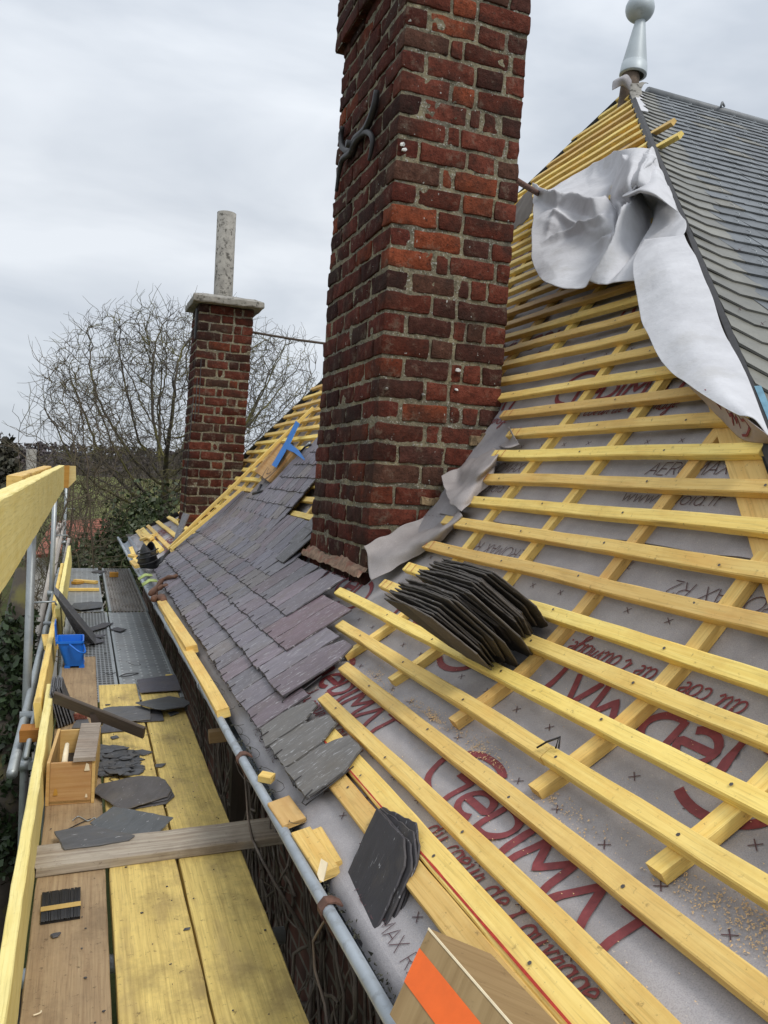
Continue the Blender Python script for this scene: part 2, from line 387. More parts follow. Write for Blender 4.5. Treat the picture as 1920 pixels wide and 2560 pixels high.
def m_grass():
    t = NT('rough_grass'); o = t.coord('Object', (1, 1, 1)); n = t.noise(o, .35, 6, .7); n2 = t.noise(o, 6, 4, .7)
    c = t.mix(t.ramp(n, [(.35, 0.), (.65, 1.)]), (.032, .046, .012), (.075, .075, .024)); c = t.mix(t.math('MULTIPLY', n2, .5), c, (.02, .022, .008))
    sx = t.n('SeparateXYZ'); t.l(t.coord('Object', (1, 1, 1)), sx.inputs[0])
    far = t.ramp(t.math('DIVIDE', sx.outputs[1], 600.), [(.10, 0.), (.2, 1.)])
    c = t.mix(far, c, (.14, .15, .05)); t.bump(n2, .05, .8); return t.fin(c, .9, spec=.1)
M_GRASS = m_grass()
def m_wood_hill():
    t = NT('winter_woodland'); at = t.n('Attribute', attribute_name='Col'); n = t.noise(t.coord('Object', (1, 1, 1)), .12, 4)
    c = t.mix(n, (.085, .078, .078), (.13, .115, .108)); c = t.mix(1., c, at.outputs['Color'], 'MULTIPLY'); return t.fin(c, .95, spec=0)
M_WOODS = m_wood_hill()
def m_slate(name, sheen=.42, scr=.61, scale=1.):
    t = NT(name); at = t.n('Attribute', attribute_name='Col'); uv = t.coord('UV', (1, 1, 1))
    mp = t.n('Mapping'); mp.inputs['Scale'].default_value = (7, 26, 1); t.l(uv, mp.inputs[0])
    st = t.noise(mp.outputs[0], 1., 6, .7, .8); mp2 = t.n('Mapping'); mp2.inputs['Scale'].default_value = (14*scale, 70*scale, 1); t.l(uv, mp2.inputs[0])
    sc = t.noise(mp2.outputs[0], 1.2, 3, .6, 1.2); big = t.noise(uv, 9, 5, .6)
    c = t.mix(1., at.outputs['Color'], t.ramp(st, [(.25, .72), (.75, 1.25)]), 'MULTIPLY')
    c = t.mix(t.math('MULTIPLY', t.ramp(big, [(.5, 0.), (.75, 1.)]), .35), c, (.16, .135, .10))
    c = t.mix(t.math('MULTIPLY', t.ramp(sc, [(scr, 0.), (scr+.08, 1.)]), .75), c, (.46, .46, .47))
    h = t.math('ADD', st, t.math('MULTIPLY', big, .8)); t.bump(h, .0035, .6)
    return t.fin(c, t.ramp(big, [(.3, sheen), (.7, sheen+.2)]), spec=.6)
M_SLATE = m_slate('natural_slate', .40, .60, 1.5); M_DSLATE = m_slate('dark_new_slate', .66, .665, 1.7)
M_OSLATE = m_simple('old_grey_slate', (.115, .135, .145), .36, .25, 9, blot=((.27, .25, .19), 1.1, .6, .5), bumpd=.001)
def m_oldslate():
    t = NT('old_weathered_slate'); at = t.n('Attribute', attribute_name='Col'); o = t.coord('Object', (1, 1, 1)); n = t.noise(o, 14, 5, .65)
    c = t.mix(1., at.outputs['Color'], t.ramp(n, [(.25, .75), (.75, 1.25)]), 'MULTIPLY'); t.bump(n, .002, .5); return t.fin(c, .4, spec=.5)
M_OSLATE = m_oldslate()
def m_brick():
    t = NT('handmade_red_brick'); at = t.n('Attribute', attribute_name='Col'); o = t.coord('Object', (1, 1, 1))
    n = t.noise(o, 22, 6, .7); f = t.noise(o, 75, 5, .75); big = t.noise(o, 5, 4, .6)
    c = t.mix(1., at.outputs['Color'], t.ramp(n, [(.25, .4), (.75, 1.55)]), 'MULTIPLY')
    c = t.mix(t.math('MULTIPLY', t.ramp(big, [(.46, 0.), (.64, 1.)]), .65), c, (.04, .027, .022))
    c = t.mix(t.math('MULTIPLY', t.ramp(f, [(.55, 0.), (.63, 1.)]), .7), c, (.035, .022, .018))
    sm = t.noise(o, 11, 6, .75); c = t.mix(t.math('MULTIPLY', t.ramp(sm, [(.55, 0.), (.66, 1.)]), .55), c, (.165, .14, .105))
    l2 = t.noise(o, 48, 3, .5); c = t.mix(t.math('MULTIPLY', t.ramp(l2, [(.72, 0.), (.76, 1.)]), .9), c, (.5, .5, .46))
    t.bump(t.math('ADD', n, f), .012, .9); return t.fin(c, .92, spec=.1)
def m_mortar():
    t = NT('lichen_mortar'); o = t.coord('Object', (1, 1, 1)); n = t.noise(o, 32, 6, .75); b = t.noise(o, 6, 4, .6); f = t.noise(o, 95, 4, .65)
    c = t.mix(t.ramp(b, [(.35, 0.), (.65, 1.)]), (.145, .13, .10), (.27, .235, .15))
    c = t.mix(t.math('MULTIPLY', t.ramp(n, [(.5, 0.), (.6, 1.)]), .75), c, (.075, .07, .05))
    c = t.mix(t.math('MULTIPLY', t.ramp(f, [(.57, 0.), (.64, 1.)]), .8), c, (.46, .45, .41))
    t.bump(t.math('ADD', n, f), .008, .9); return t.fin(c, .95, spec=.1)
M_BRICK, M_MORTAR = m_brick(), m_mortar()
def m_wall():
    t = NT('old_brick_wall'); b = t.n('TexBrick', Scale=1.); b.inputs['Color1'].default_value = (.13, .05, .035, 1); b.inputs['Color2'].default_value = (.075, .035, .027, 1)
    b.inputs['Mortar'].default_value = (.17, .15, .12, 1); b.inputs['Brick Width'].default_value = .23; b.inputs['Row Height'].default_value = .075; b.inputs['Mortar Size'].default_value = .008
    t.l(t.coord('UV', (1, 1, 1)), b.inputs['Vector']); n = t.noise(t.coord('Object', (1, 1, 1)), 12, 5)
    c = t.mix(1., b.outputs['Color'], t.ramp(n, [(.2, .4), (.8, 1.3)]), 'MULTIPLY'); return t.fin(c, .95)
M_WALL = m_wall()
def m_deck(name, kind):
    t = NT(name); uv = t.coord('UV', (1, 1, 1)); o = t.coord('Object', (1, 1, 1)); n = t.noise(o, 9, 5, .6); n2 = t.noise(o, 3, 3)
    c = t.mix(t.ramp(n, [(.3, 0.), (.7, 1.)]), (.23, .24, .245), (.33, .345, .35)); c = t.mix(t.math('MULTIPLY', t.ramp(n2, [(.5, 0.), (.7, 1.)]), .5), c, (.20, .18, .155))
    sx = t.n('SeparateXYZ'); t.l(uv, sx.inputs[0])
    def cell(px, py, r):
        fx = t.math('SUBTRACT', t.math('FRACT', t.math('DIVIDE', sx.outputs[0], px)), .5); row = t.math('DIVIDE', sx.outputs[1], py)
        fy = t.math('SUBTRACT', t.math('FRACT', row), .5)
        d = t.math('SQRT', t.math('ADD', t.math('MULTIPLY', fx, fx), t.math('MULTIPLY', fy, fy)))
        return t.ramp(d, [(r*.7, 1.), (r, 0.)])
    if kind == 'dots':
        k = cell(.055, .075, .17); c = t.mix(k, c, (.55, .56, .56)); t.bump(k, .004, .8)
    elif kind == 'mesh':
        k = cell(.024, .05, .42); c = t.mix(k, c, (.035, .035, .03)); t.bump(t.math('SUBTRACT', 1., k), .006, .8)
    else: t.bump(n, .001, .5)
    return t.fin(c, .42, .45)
M_DOT, M_MESH, M_RIB = m_deck('dimpled_steel_deck', 'dots'), m_deck('perforated_steel_deck', 'mesh'), m_simple('rusty_ribbed_deck', (.26, .24, .22), .6, .2, 9, .3, blot=((.13, .095, .07), 7., .5, .7))
M_SOFF = m_simple('dark_soffit', (.05, .045, .04), .9, .2, 8)

exec_parts = []
# ================================================================ SETTING
GZ = -6.0
def build_ground():
    mb = MB(); xs = np.concatenate([np.linspace(-700, -60, 17), np.linspace(-50, 60, 45), np.linspace(80, 900, 20)])
    ys = np.concatenate([np.linspace(-60, 60, 49), np.linspace(75, 900, 40)])
    V = []; nx = len(xs)
    for y in ys:
        for x in xs:
            V.append((x, y, GZ+.25*noise.noise(Vector((x*.12, y*.12, 0)))+(.6*noise.noise(Vector((x*.02, y*.02, 5))) if y > 60 else 0)))
    Fs = [[j*nx+i, j*nx+i+1, (j+1)*nx+i+1, (j+1)*nx+i] for j in range(len(ys)-1) for i in range(nx-1)]
    mb.add(V, Fs, None, smooth=True); tag(mb.build('ground', M_GRASS), kind='structure')
    # wooded hills far behind the fields: terrain
    mb = MB(); V = []; xs = np.linspace(-750, 900, 70); ys = np.linspace(520, 1000, 14)
    def hz(x, y): u = (y-520)/200; u = min(1, max(0, u)); return GZ-.5+(17+3.5*noise.noise(Vector((x*.004, 3, 0)))+.004*max(0, -x))*u*u*(3-2*u)
    for y in ys:
        for x in xs: V.append((x, y, hz(x, y)))
    nx = len(xs); Fs = [[j*nx+i, j*nx+i+1, (j+1)*nx+i+1, (j+1)*nx+i] for j in range(len(ys)-1) for i in range(nx-1)]
    mb.add(V, Fs, None, col=(.6, .6, .6), smooth=True); tag(mb.build('hills', M_WOODS), kind='structure')
    # bare winter wood: each crown a spray of slim faces
    mb = MB(); r = rng
    for k in range(2300):
        y = r.uniform(515, 740)**1.0; x = r.uniform(-330, 330); b = hz(x, y); H = r.uniform(5.5, 9.5); w = H*r.uniform(.32, .5); sh = r.uniform(.55, 1.25)
        tint = (sh, sh*r.uniform(.93, 1.0), sh*r.uniform(.88, 1.04))
        for j in range(9):
            a = r.uniform(0, 6.28); p = np.array([x+math.cos(a)*w*r.uniform(0, .7), y+math.sin(a)*w*.7, b+H*r.uniform(.25, .8)]); s = H*r.uniform(.14, .26)
            V = [p+np.array([r.uniform(-s, s), r.uniform(-s, s), r.uniform(-s, s)]) for _ in range(4)]
            mb.add(V, [[0, 1, 2], [0, 2, 3], [1, 3, 2]], None, tint)
        mb.add([(x-.25, y, b-.5), (x+.25, y, b-.5), (x, y, b+H)], [[0, 1, 2]], None, (sh*.8,)*3)
    tag(mb.build('far_wood', M_WOODS), 'bare grey winter wood covering the far hillside', 'wood', None, 'stuff')
build_ground()

# ================================================================ HOUSE
house = thing('house', (3.7, 5, GZ), 'brick house with its roof stripped to yellow battens and partly reslated', 'house')
XW, YH0, YH1 = .80, -1.4, 11.0
def build_walls():
    mb = MB(); zt_ = .33
    def wall(p, q):
        p = np.array(p, float); q = np.array(q, float); L = np.linalg.norm(q-p)
        V = [(p[0], p[1], GZ-.3), (q[0], q[1], GZ-.3), (q[0], q[1], zt_), (p[0], p[1], zt_)]
        mb.add(V, [[0, 1, 2, 3]], [[(0, 0), (L, 0), (L, 6.6), (0, 6.6)]])
    wall((XW, YH1), (XW, YH0)); wall((XW, YH0), (9, YH0)); wall((9, YH0), (9, YH1)); wall((9, YH1), (XW, YH1))
    w = mb.build('wall', M_WALL, house)
    mb = MB(); mb.add([(.56, YH0-.2, .34), (9, YH0-.2, .34), (9, YH1+.2, .34), (.56, YH1+.2, .34)], [[0, 3, 2, 1]]); mb.build('soffit', M_SOFF, house)
build_walls()
# ---- roof underlay (main slope)
def build_roof():
    mb = MB(); xg = np.concatenate([np.linspace(.545, 1.5, 66), np.linspace(1.53, XA, 70)]); NY = 260; V = []; uv = []
    for x in xg:
        a, b = ynear(x), yfar(x)
        for j in range(NY+1): V.append(MP(x, a+(b-a)*(j/NY)**1.7))
    nx = len(xg); Fs = [[i*(NY+1)+j, (i+1)*(NY+1)+j, (i+1)*(NY+1)+j+1, i*(NY+1)+j+1] for i in range(nx-1) for j in range(NY)]
    mb.add(V, Fs, None, smooth=True)
    # last few centimetres turn down into the gutter
    V = []
    for j in range(NY+1):
        y = ynear(.545)+(yfar(.545)-ynear(.545))*(j/NY)**1.7; p = MP(.545, y)
        V += [p, p+np.array([-.012, 0, -.012]), p+np.array([-.016, 0, -.04])]
    Fs = [[j*3+k, j*3+k+1, j*3+k+4, j*3+k+3] for j in range(NY) for k in range(2)]
    mb.add(V, Fs, None, smooth=True)
    return mb.build('roof', M_MEM, house)
roof = build_roof()
UPS = [1112, 1190, 1272.5, 1360.7, 1469, 1583.7, 1696.8, 1835.8, 2006.5, 2218, 2474]
BX = sorted(float(onroof(1620, y)[0]) for y in UPS)         # upper edges of the lowest battens
BS = [x2s(x) for x in BX]
while s2x(BS[-1]) < XA-.06: BS.append(BS[-1]+.119)
CH = (1.18, 1.79, 3.25, 4.2)                                  # big chimney footprint
LEFT_END = {0: cd(690, 1508), 1: cd(735, 1440), 2: cd(730, 1346), 3: cd(725, 1276), 4: cd(820, 1262), 5: cd(875, 1222), 6: cd(918, 1168), 7: cd(960, 1120), 8: cd(1000, 1070), 9: cd(1035, 1020), 10: cd(1072, 970), 11: cd(1100, 930), 12: cd(1085, 890)}
def batten(mb, s_up, y0, y1, w=.042, h=.027):
    x = s2x(s_up-w/2); c = RP(x, 0, -h/2); yy0, yy1 = min(y0, y1), max(y0, y1); segs = max(1, int((yy1-yy0)/.09))
    beam(mb, (c[0], yy0, c[2]), (c[0], yy1, c[2]), nrm(x), w, h, segs, .003, .006, rough_end=.002, vj=.0009)
    return x
def nails(mb, x, ys, h=.0022):
    for y in ys:
        p = RP(x+rng.uniform(-.006, .006), y+rng.uniform(-.01, .01), h); u = upv(x); V = []
        for i in range(6): t = i*math.pi/3; V.append(p+u*math.cos(t)*.0042+np.array([0, 1, 0])*math.sin(t)*.0042)
        mb.add(V, [list(range(6))], None, mi=1)
def ticks(mb, x, ys):
    for y in ys:
        u = upv(x); p = RP(x, y, .0022); a = np.array([0, .0016, 0])
        mb.add([p-u*.02-a, p+u*.02-a, p+u*.02+a, p-u*.02+a], [[0, 1, 2, 3]], None, mi=2)
CBY = [1.05, 1.42, 1.86, 2.30, 2.71, 3.14, 3.56, 4.0, 4.44, 4.88, 5.32, 5.76, 6.2, 6.64, 7.08, 7.52, 7.96, 8.4, 8.84, 9.28]
def build_battens():
    WM = [M_YEL, M_NAIL, M_CHALK]
    for k, s in enumerate(BS):
        x = s2x(s-.02); a, b = ynear(x)+.02, yfar(x)-.02+(.12 if k % 4 == 2 and k > 14 else 0); spans = [(a, b)]
        if k in LEFT_END:
            p = onroof(*LEFT_END[k]); ye = min(float(p[1]), 6.2)
            spans = [(a, ye)]
            if k <= 3: spans = [(a, ye), (max(ye+.02, 7.0), b)]
            elif k <= 6: spans = [(a, ye), (4.27, b)]
            elif x < CH[1]+.05: spans = [(a, ye), (4.24, b)]
        if k in (10, 11): spans[0] = (a-.0, spans[0][1])
        if k in (29, 31): spans[0] = (spans[0][0]-.24, spans[0][1])
        if k == 2:                                           # two lengths butted at the near end
            spans = [(a, 1.445), (1.45, spans[0][1])]+spans[1:]
        for (y0, y1) in spans:
            # small chimney gap
            segs_ = [(y0, y1)]
            if 1.0 < x < 1.53 and y0 < 8.05 < y1: segs_ = [(y0, 8.05), (8.65, y1)] if y1 > 8.7 else [(y0, 8.05)]
            for (p0, p1) in segs_:
                if p1-p0 < .06: continue
                mb = MB(); xc = batten(mb, s+.0, p0, p1)
                if x < 2.6:
                    nails(mb, xc, [q-.012*(k > 0) for q in CBY if p0+.03 < q < min(p1, 3.2)])
                    if k >= 4: ticks(mb, xc, [q for q in (p1-.035, p1-.09) if q < 4] if p1 < 4 else [])
                mb.build('batten', WM, roof)
    # doubled eaves batten with a red chalk line
    for dd, (ya, yb) in ((.0, (-.6, 2.3)), (.0565, (-.6, 2.3)), (.0, (7.6, 10.2)), (.0565, (7.7, 10.3))):
        mb = MB(); s = BS[0]-.070-dd; x = batten(mb, s, ya, yb, .054)
        nails(mb, x, [q for q in (.62, 1.05, 1.42, 1.86) if ya < q < yb])
        if dd == 0 and ya < 0:
            V = []; K = 60
            for i in range(K+1):
                y = ya+(yb-ya)*i/K; xx = x-.0150; p = RP(xx, y, .0026); u = upv(xx); w = .0022+.0014*noise.noise(Vector((y*30, 0, 0)))
                V += [p-u*w, p+u*w]
            mb.add(V, [[2*i, 2*i+1, 2*i+3, 2*i+2] for i in range(K)], None, mi=2)
        mb.build('batten', WM, roof, 'wide eaves batten with a red chalk line' if dd == 0 and ya < 0 else None)
    # counter battens up the slope
    starts = {0: cd(1372, 1858), 1: cd(1112, 1682), 2: cd(948, 1543), 3: cd(822, 1458)}
    for k, y in enumerate(CBY):
        x0 = float(onroof(*starts[k], -.02)[0]) if k in starts else .9
        if CH[2]-.05 < y < CH[3]+.05: x0 = CH[1]+.1
        if y == 3.14: x0 = 1.98
        hipx = XA-(YA-(y-(.136 if y < 3 else 0)))/1.64 if y < YA else XA-(y-YB)/1.70
        hipx -= .05
        if y > 8: x0 = 1.0
        if hipx-x0 < .1: continue
        mb = MB(); K = max(2, int((hipx-x0)/.08)); lo, hi = x0, hipx
        dr = (lambda x: y-.16*(min(x, 1.75)-.9)) if y < 3 else (lambda x: y)
        prev = None; xs = np.linspace(lo, hi, K+1); V = []; w, h = .040, .026; u0 = rng.uniform(0, 30); Fs = []; uv = []
        for i, x in enumerate(xs):
            for (a, b) in ((-.5, 0), (.5, 0), (.5, -1), (-.5, -1)): V.append(RP(x, dr(x)+a*w, -.0275+b*h))
        for i in range(K):
            for q in range(4):
                r = (q+1) % 4; Fs.append([i*4+q, i*4+r, i*4+4+r, i*4+4+q][::-1]); ua, ub = u0+x2s(xs[i]), u0+x2s(xs[i+1])
                uv.append([(ua, q*.04), (ua, q*.04+.04), (ub, q*.04+.04), (ub, q*.04)][::-1])
        Fs.append([0, 1, 2, 3]); uv.append([(0, 0), (.006, 0), (.006, .03), (0, .03)]); Fs.append([K*4+3, K*4+2, K*4+1, K*4]); uv.append([(0, 0)]*4)
        mb.add(V, Fs, uv); nails(mb, .5*(lo+lo)+.05, [], 0); mb.build('counter_batten', WM, roof)
    # board along the near hip
    mb = MB(); X = np.linspace(.62, 3.3, 30); V = []
    for x in X:
        y = ynear(x)+.10
        for (a, b) in ((-.04, -.0275), (.05, -.0275), (.05, -.053), (-.04, -.053)): V.append(RP(x, y+a*1.4, b))
    Fs = []; uv = []
    for i in range(29):
        for q in range(4):
            r = (q+1) % 4; Fs.append([i*4+q, i*4+r, i*4+4+r, i*4+4+q][::-1]); uv.append([(i*.15, q*.06), (i*.15, q*.06+.06), (i*.15+.15, q*.06+.06), (i*.15+.15, q*.06)][::-1])
    mb.add(V, Fs, uv); mb.build('hip_board', M_YEL, roof)
build_battens()

# ---- printing on the underlay
def arc_(cx, cy, rx, ry, a0, a1, n=14): return [(cx+rx*math.cos(R_(a0+(a1-a0)*i/n)), cy+ry*math.sin(R_(a0+(a1-a0)*i/n))) for i in range(n+1)]
BOLD = {'G': (1.5, [arc_(.95, .95, .95, 1.05, 48, 262, 22), [(.72, 1.0), (1.22, 1.0), (1.22, .0)]]),
 'e': (.98, [[(.06, .47), (.90, .47)]+arc_(.48, .47, .44, .42, 0, 310, 18)]), 'D': (1.02, [[(.12, .04), (.12, .96)]+arc_(.3, .5, .6, .46, 90, -90, 14)+[(.12, .04)]]),
 'i': (.36, [[(.15, 0), (.15, 1)]]), 'M': (1.3, [[(.08, 0), (.2, .96), (.62, .3), (1.04, .96), (1.16, 0)]]), 'A': (1.05, [[(.06, 0), (.5, .95), (.94, 0)]]), 'T': (.95, [[(0, .93), (.95, .93)], [(.47, .93), (.47, 0)]])}
THIN = {'A': (.8, [[(0, 0), (.35, 1), (.7, 0)], [(.12, .35), (.58, .35)]]), 'E': (.7, [[(.55, 1), (.05, 1), (.05, 0), (.55, 0)], [(.05, .5), (.45, .5)]]), 'R': (.75, [[(.05, 0), (.05, 1), (.4, 1), (.6, .85), (.6, .65), (.4, .5), (.05, .5)], [(.3, .5), (.65, 0)]]),
 'O': (.95, [arc_(.42, .5, .42, .5, 0, 360, 20)]), 'M': (1., [[(.03, 0), (.15, 1), (.45, .2), (.75, 1), (.87, 0)]]), 'X': (.8, [[(0, 0), (.65, 1)], [(0, 1), (.65, 0)]]), 'D': (.8, [[(.05, 0), (.05, 1), (.35, 1), (.65, .7), (.65, .3), (.35, 0), (.05, 0)]]),
 '2': (.7, [[(.03, .8), (.15, .97), (.4, 1), (.55, .8), (.45, .55), (.05, 0), (.6, 0)]]), '1': (.45, [[(.05, .75), (.25, 1), (.25, 0)]]), '5': (.65, [[(.5, 1), (.1, 1), (.07, .58), (.35, .62), (.5, .4), (.42, .1), (.2, 0), (.03, .1)]]), '0': (.7, [arc_(.3, .5, .27, .5, 0, 360, 16)]),
 'w': (.95, [[(0, .65), (.2, 0), (.4, .6), (.6, 0), (.8, .65)]]), '.': (.3, [[(.08, 0), (.12, .05)]]), 's': (.55, [[(.42, .55), (.25, .65), (.08, .55), (.1, .4), (.38, .28), (.4, .1), (.22, 0), (.03, .1)]]), 'a': (.7, [arc_(.28, .32, .26, .32, 0, 360, 14), [(.54, .65), (.54, 0)]]),
 'l': (.3, [[(.1, 1), (.1, 0)]]), 'o': (.7, [arc_(.3, .32, .28, .32, 0, 360, 14)]), 'i': (.28, [[(.1, .65), (.1, 0)], [(.1, .85), (.1, .9)]]), 'f': (.45, [[(.4, .95), (.22, 1), (.16, .8), (.16, 0)], [(0, .62), (.38, .62)]]), 'r': (.45, [[(.06, 0), (.06, .65)], [(.06, .4), (.2, .62), (.4, .62)]]),
 '-': (.5, [[(.05, .5), (.35, .5)]]), ' ': (.5, [])}
SCR = {'d': (.62, [arc_(.22, .25, .2, .24, 20, 330, 12)+[(.42, .2)], [(.46, 1.05), (.4, .1), (.5, 0), (.62, .1)]]), 'u': (.6, [[(.0, .4), (.08, .48), (.08, .12), (.18, 0), (.35, .12), (.42, .48)], [(.42, .48), (.4, .08), (.5, 0), (.62, .12)]]),
 'c': (.45, [arc_(.24, .24, .2, .24, 50, 320, 12)]), 'o': (.5, [arc_(.23, .24, .2, .24, 80, 440, 14)+[(.5, .4)]]), 'e': (.48, [[(.04, .2), (.35, .32)]+arc_(.22, .26, .16, .22, 20, 310, 12)]), 'r': (.42, [[(0, .1), (.12, .48), (.12, .38), (.3, .4), (.28, .1), (.42, .05)]]),
 'l': (.4, [[(0, .1), (.22, .7), (.25, 1.0), (.15, 1.05), (.1, .6), (.12, .08), (.22, 0), (.4, .12)]]), "'": (.25, [[(.12, 1.05), (.06, .8)]]), 'v': (.48, [[(0, .4), (.08, .48), (.16, .02), (.34, .48), (.46, .42)]]), 'a': (.55, [arc_(.22, .24, .2, .24, 30, 390, 13), [(.42, .48), (.4, .06), (.5, 0), (.58, .1)]]),
 'g': (.5, [arc_(.22, .25, .19, .23, 30, 390, 13), [(.42, .46), (.4, -.25), (.22, -.42), (.08, -.3), (.5, .1)]]), ' ': (.38, []), '.': (.2, [[(.05, 0), (.1, .04)]])}
def stroke_text(mb, txt, font, y0, s0, h, wid, d=1, slant=0., mi=0, sp=1., hs=1., surf=MP, lift=.0028):
    gx = 0.
    for chh in txt:
        w, pls = font[chh]
        for pl in pls:
            Q = [np.array([(gx+p[0]*sp+slant*p[1]), p[1]*hs])*h for p in pl]; out = [Q[0]]
            for a, b in zip(Q[:-1], Q[1:]):
                L = np.linalg.norm(b-a); n = max(1, int(L/.010))
                for i in range(n): out.append(a+(b-a)*(i+1)/n)
            K = len(out); V = []; ok_ = True
            for i in range(K):
                t = unit(out[min(i+1, K-1)]-out[max(i-1, 0)]); nn = np.array([-t[1], t[0]])*wid/2
                if i in (0, K-1) and False: pass
                for sgn in (1, -1):
                    q = out[i]+nn*sgn; s = s0+d*q[1]; V.append(surf(s2x(s), y0-d*q[0], lift)); ok_ = ok_ and ynear(V[-1][0])+.05 < V[-1][1] < yfar(V[-1][0])-.05
            if ok_: mb.add(V, [[2*i, 2*i+1, 2*i+3, 2*i+2] for i in range(K-1)], None, mi=mi)
        gx += w*sp
def build_print():
    mb = MB()
    for k in range(-1, 8):
        Y = 1.745+1.08*k
        for (s0, sc, up) in ((.257, 1, 1), (1.745, 1, 1), (3.2, 1, 1), (.722, -1, 0), (2.27, -1, 0)):
            if s0 > 1 and k > 4: continue
            d = sc; y = Y if d == 1 else (.965+1.08*k)
            if k < 0 and d == 1 and s0 > 1: continue
            stroke_text(mb, 'G', BOLD, y, s0-.004*d, .080, .0205, d, .0, 0, 1.62)
            stroke_text(mb, 'eDiMAT', BOLD, y-d*.188, s0-.003*d, .095, .0195, d, .05, 0, 1.13)
            stroke_text(mb, "du coeur de l'ouvrage.", SCR, y-d*.20, s0-d*.084, .066, .0052, d, .32, 0, .90)
        # technical print in thin ink
        stroke_text(mb, 'AEROMAX R2', THIN, 1.955+1.08*k, 1.384, .047, .0030, 1, .3, 1, 1.25)
        stroke_text(mb, 'www.saloia.fr', THIN, 1.985+1.08*k, 1.279, .047, .0030, 1, .25, 1, 1.15)
        stroke_text(mb, 'AEROMAX R2', THIN, 1.15+1.08*k, 1.045, .045, .0028, -1, .3, 1, 1.2)
        stroke_text(mb, '20', THIN, 1.75+1.08*k, 1.075, .024, .002, -1, 0, 1); stroke_text(mb, '15', THIN, 2.25+1.08*k, 1.36, .022, .002, 1, 0, 1); stroke_text(mb, '10', THIN, 2.25+1.08*k, 1.30, .022, .002, 1, 0, 1)
        stroke_text(mb, 'AEROMAX R2', THIN, 2.62+1.08*k, x2s(.556), .034, .002, 1, .2, 1, 1.2, surf=MP)
        for j in range(26): stroke_text(mb, '-', THIN, .5+1.08*k+j*.0415, 1.10, .05, .0016, 1, 0, 1)
    # register crosses
    for s in (.055, .13, .215, .355, .41, .51, .565, .93, .98, 1.52, 1.62, 2.0, 2.1, 2.45):
        for j in range(-3, 50):
            y = j*.155+(.07 if int(s*100) % 2 else 0)+.5
            if s > .45 and y > 3.1: continue
            l = .0115
            for a in (45, 135):
                p, q = math.cos(R_(a))*l*1.2, math.sin(R_(a))*l
                V = []
                for e in (-1, 1):
                    for w in (-.0011, .0011): V.append(MP(s2x(s+e*q+w*math.cos(R_(a))), y+e*p-w*math.sin(R_(a)), .0025))
                mb.add(V, [[0, 1, 3, 2]], None, mi=1)
    mb.build('underlay_print', [M_RED, M_INK], roof)
    # lap of the two widths of underlay
    mb = MB(); V = []; K = 90
    for i in range(K+1):
        y = 1.25+(3.1-1.25)*i/K; o = .004+.009*max(0, noise.noise(Vector((y*4, 0, 3))))
        for (ds, h) in ((0, o+.002), (.03, .004+o*.4), (.09, .003)): V.append(MP(s2x(1.135+ds+.012*noise.noise(Vector((y*2.5, 2, 0)))), y, h))
    mb.add(V, [[i*3+k, i*3+k+1, i*3+k+4, i*3+k+3] for i in range(K) for k in range(2)], None, smooth=True); mb.build('underlay_lap', M_MEM, roof)
build_print()

# ---- slates laid on the main slope
SL_COL = [(.165, .155, .185), (.145, .142, .16), (.19, .175, .195), (.165, .13, .15), (.15, .15, .16), (.20, .18, .15), (.13, .132, .165), (.185, .135, .15)]
def slate_on(mb, hk, s, yc, w, L, lift, col, clip=False, mem=None, jit=.0015):
    """one slate: bottom edge at slope distance s, centre yc"""
    x0, x1 = s2x(s), s2x(s+L); tilt = .017
    a = RP(x0, 0, lift); b = RP(x1, 0, lift-tilt if lift > tilt else .003)
    u = unit(b-a); n = unit(np.cross(u, (0, -1, 0))); n = n if n[2] > 0 else -n
    hw = w/2; c = min(.05, hw*.6) if clip else .0
    ya, yb = yc-hw, yc+hw; tw = rng.uniform(-.003, .003)
    def P(t, y, dn=0): return a+u*t+np.array([0, y, 0])+n*dn
    rot = rng.normal(0, .004); ya += rot*0; tw += rot
    pts = [P(tw, ya), P(L-c*1.6, ya+.0), P(L, ya+c), P(L, yb-c), P(L-c*1.6, yb), P(-tw, yb)] if clip else [P(tw, ya), P(L, ya), P(L, yb), P(-tw, yb)]
    plate(mb, pts, n, .0085, jit*1.3, .022, col, 0, u, .33)  # side faces coloured darker: shadow lines of courses and joints painted in
    if hk is not None:
        y = yc+rng.uniform(-.012, .012); r = .0019
        tube(hk, [P(.06, y, -.002), P(.0, y, -.003), P(-.008, y, .002), P(-.006, y+.002, .010), P(.006, y+.004, .0105), P(.024, y+.008, .0085)], r, 5)
YR = [1.91, 2.57, 2.95, 3.34, 4.13, 4.26, 5.1, 5.2, 5.07, 5.06, 4.95, 4.8, 4.6, 4.45]
YL = [6.43, 6.81, 6.97, 7.0, 7.1, 7.16, 7.08, 6.62, 6.44, 6.06, 5.94, 5.83, 5.6, 5.2]
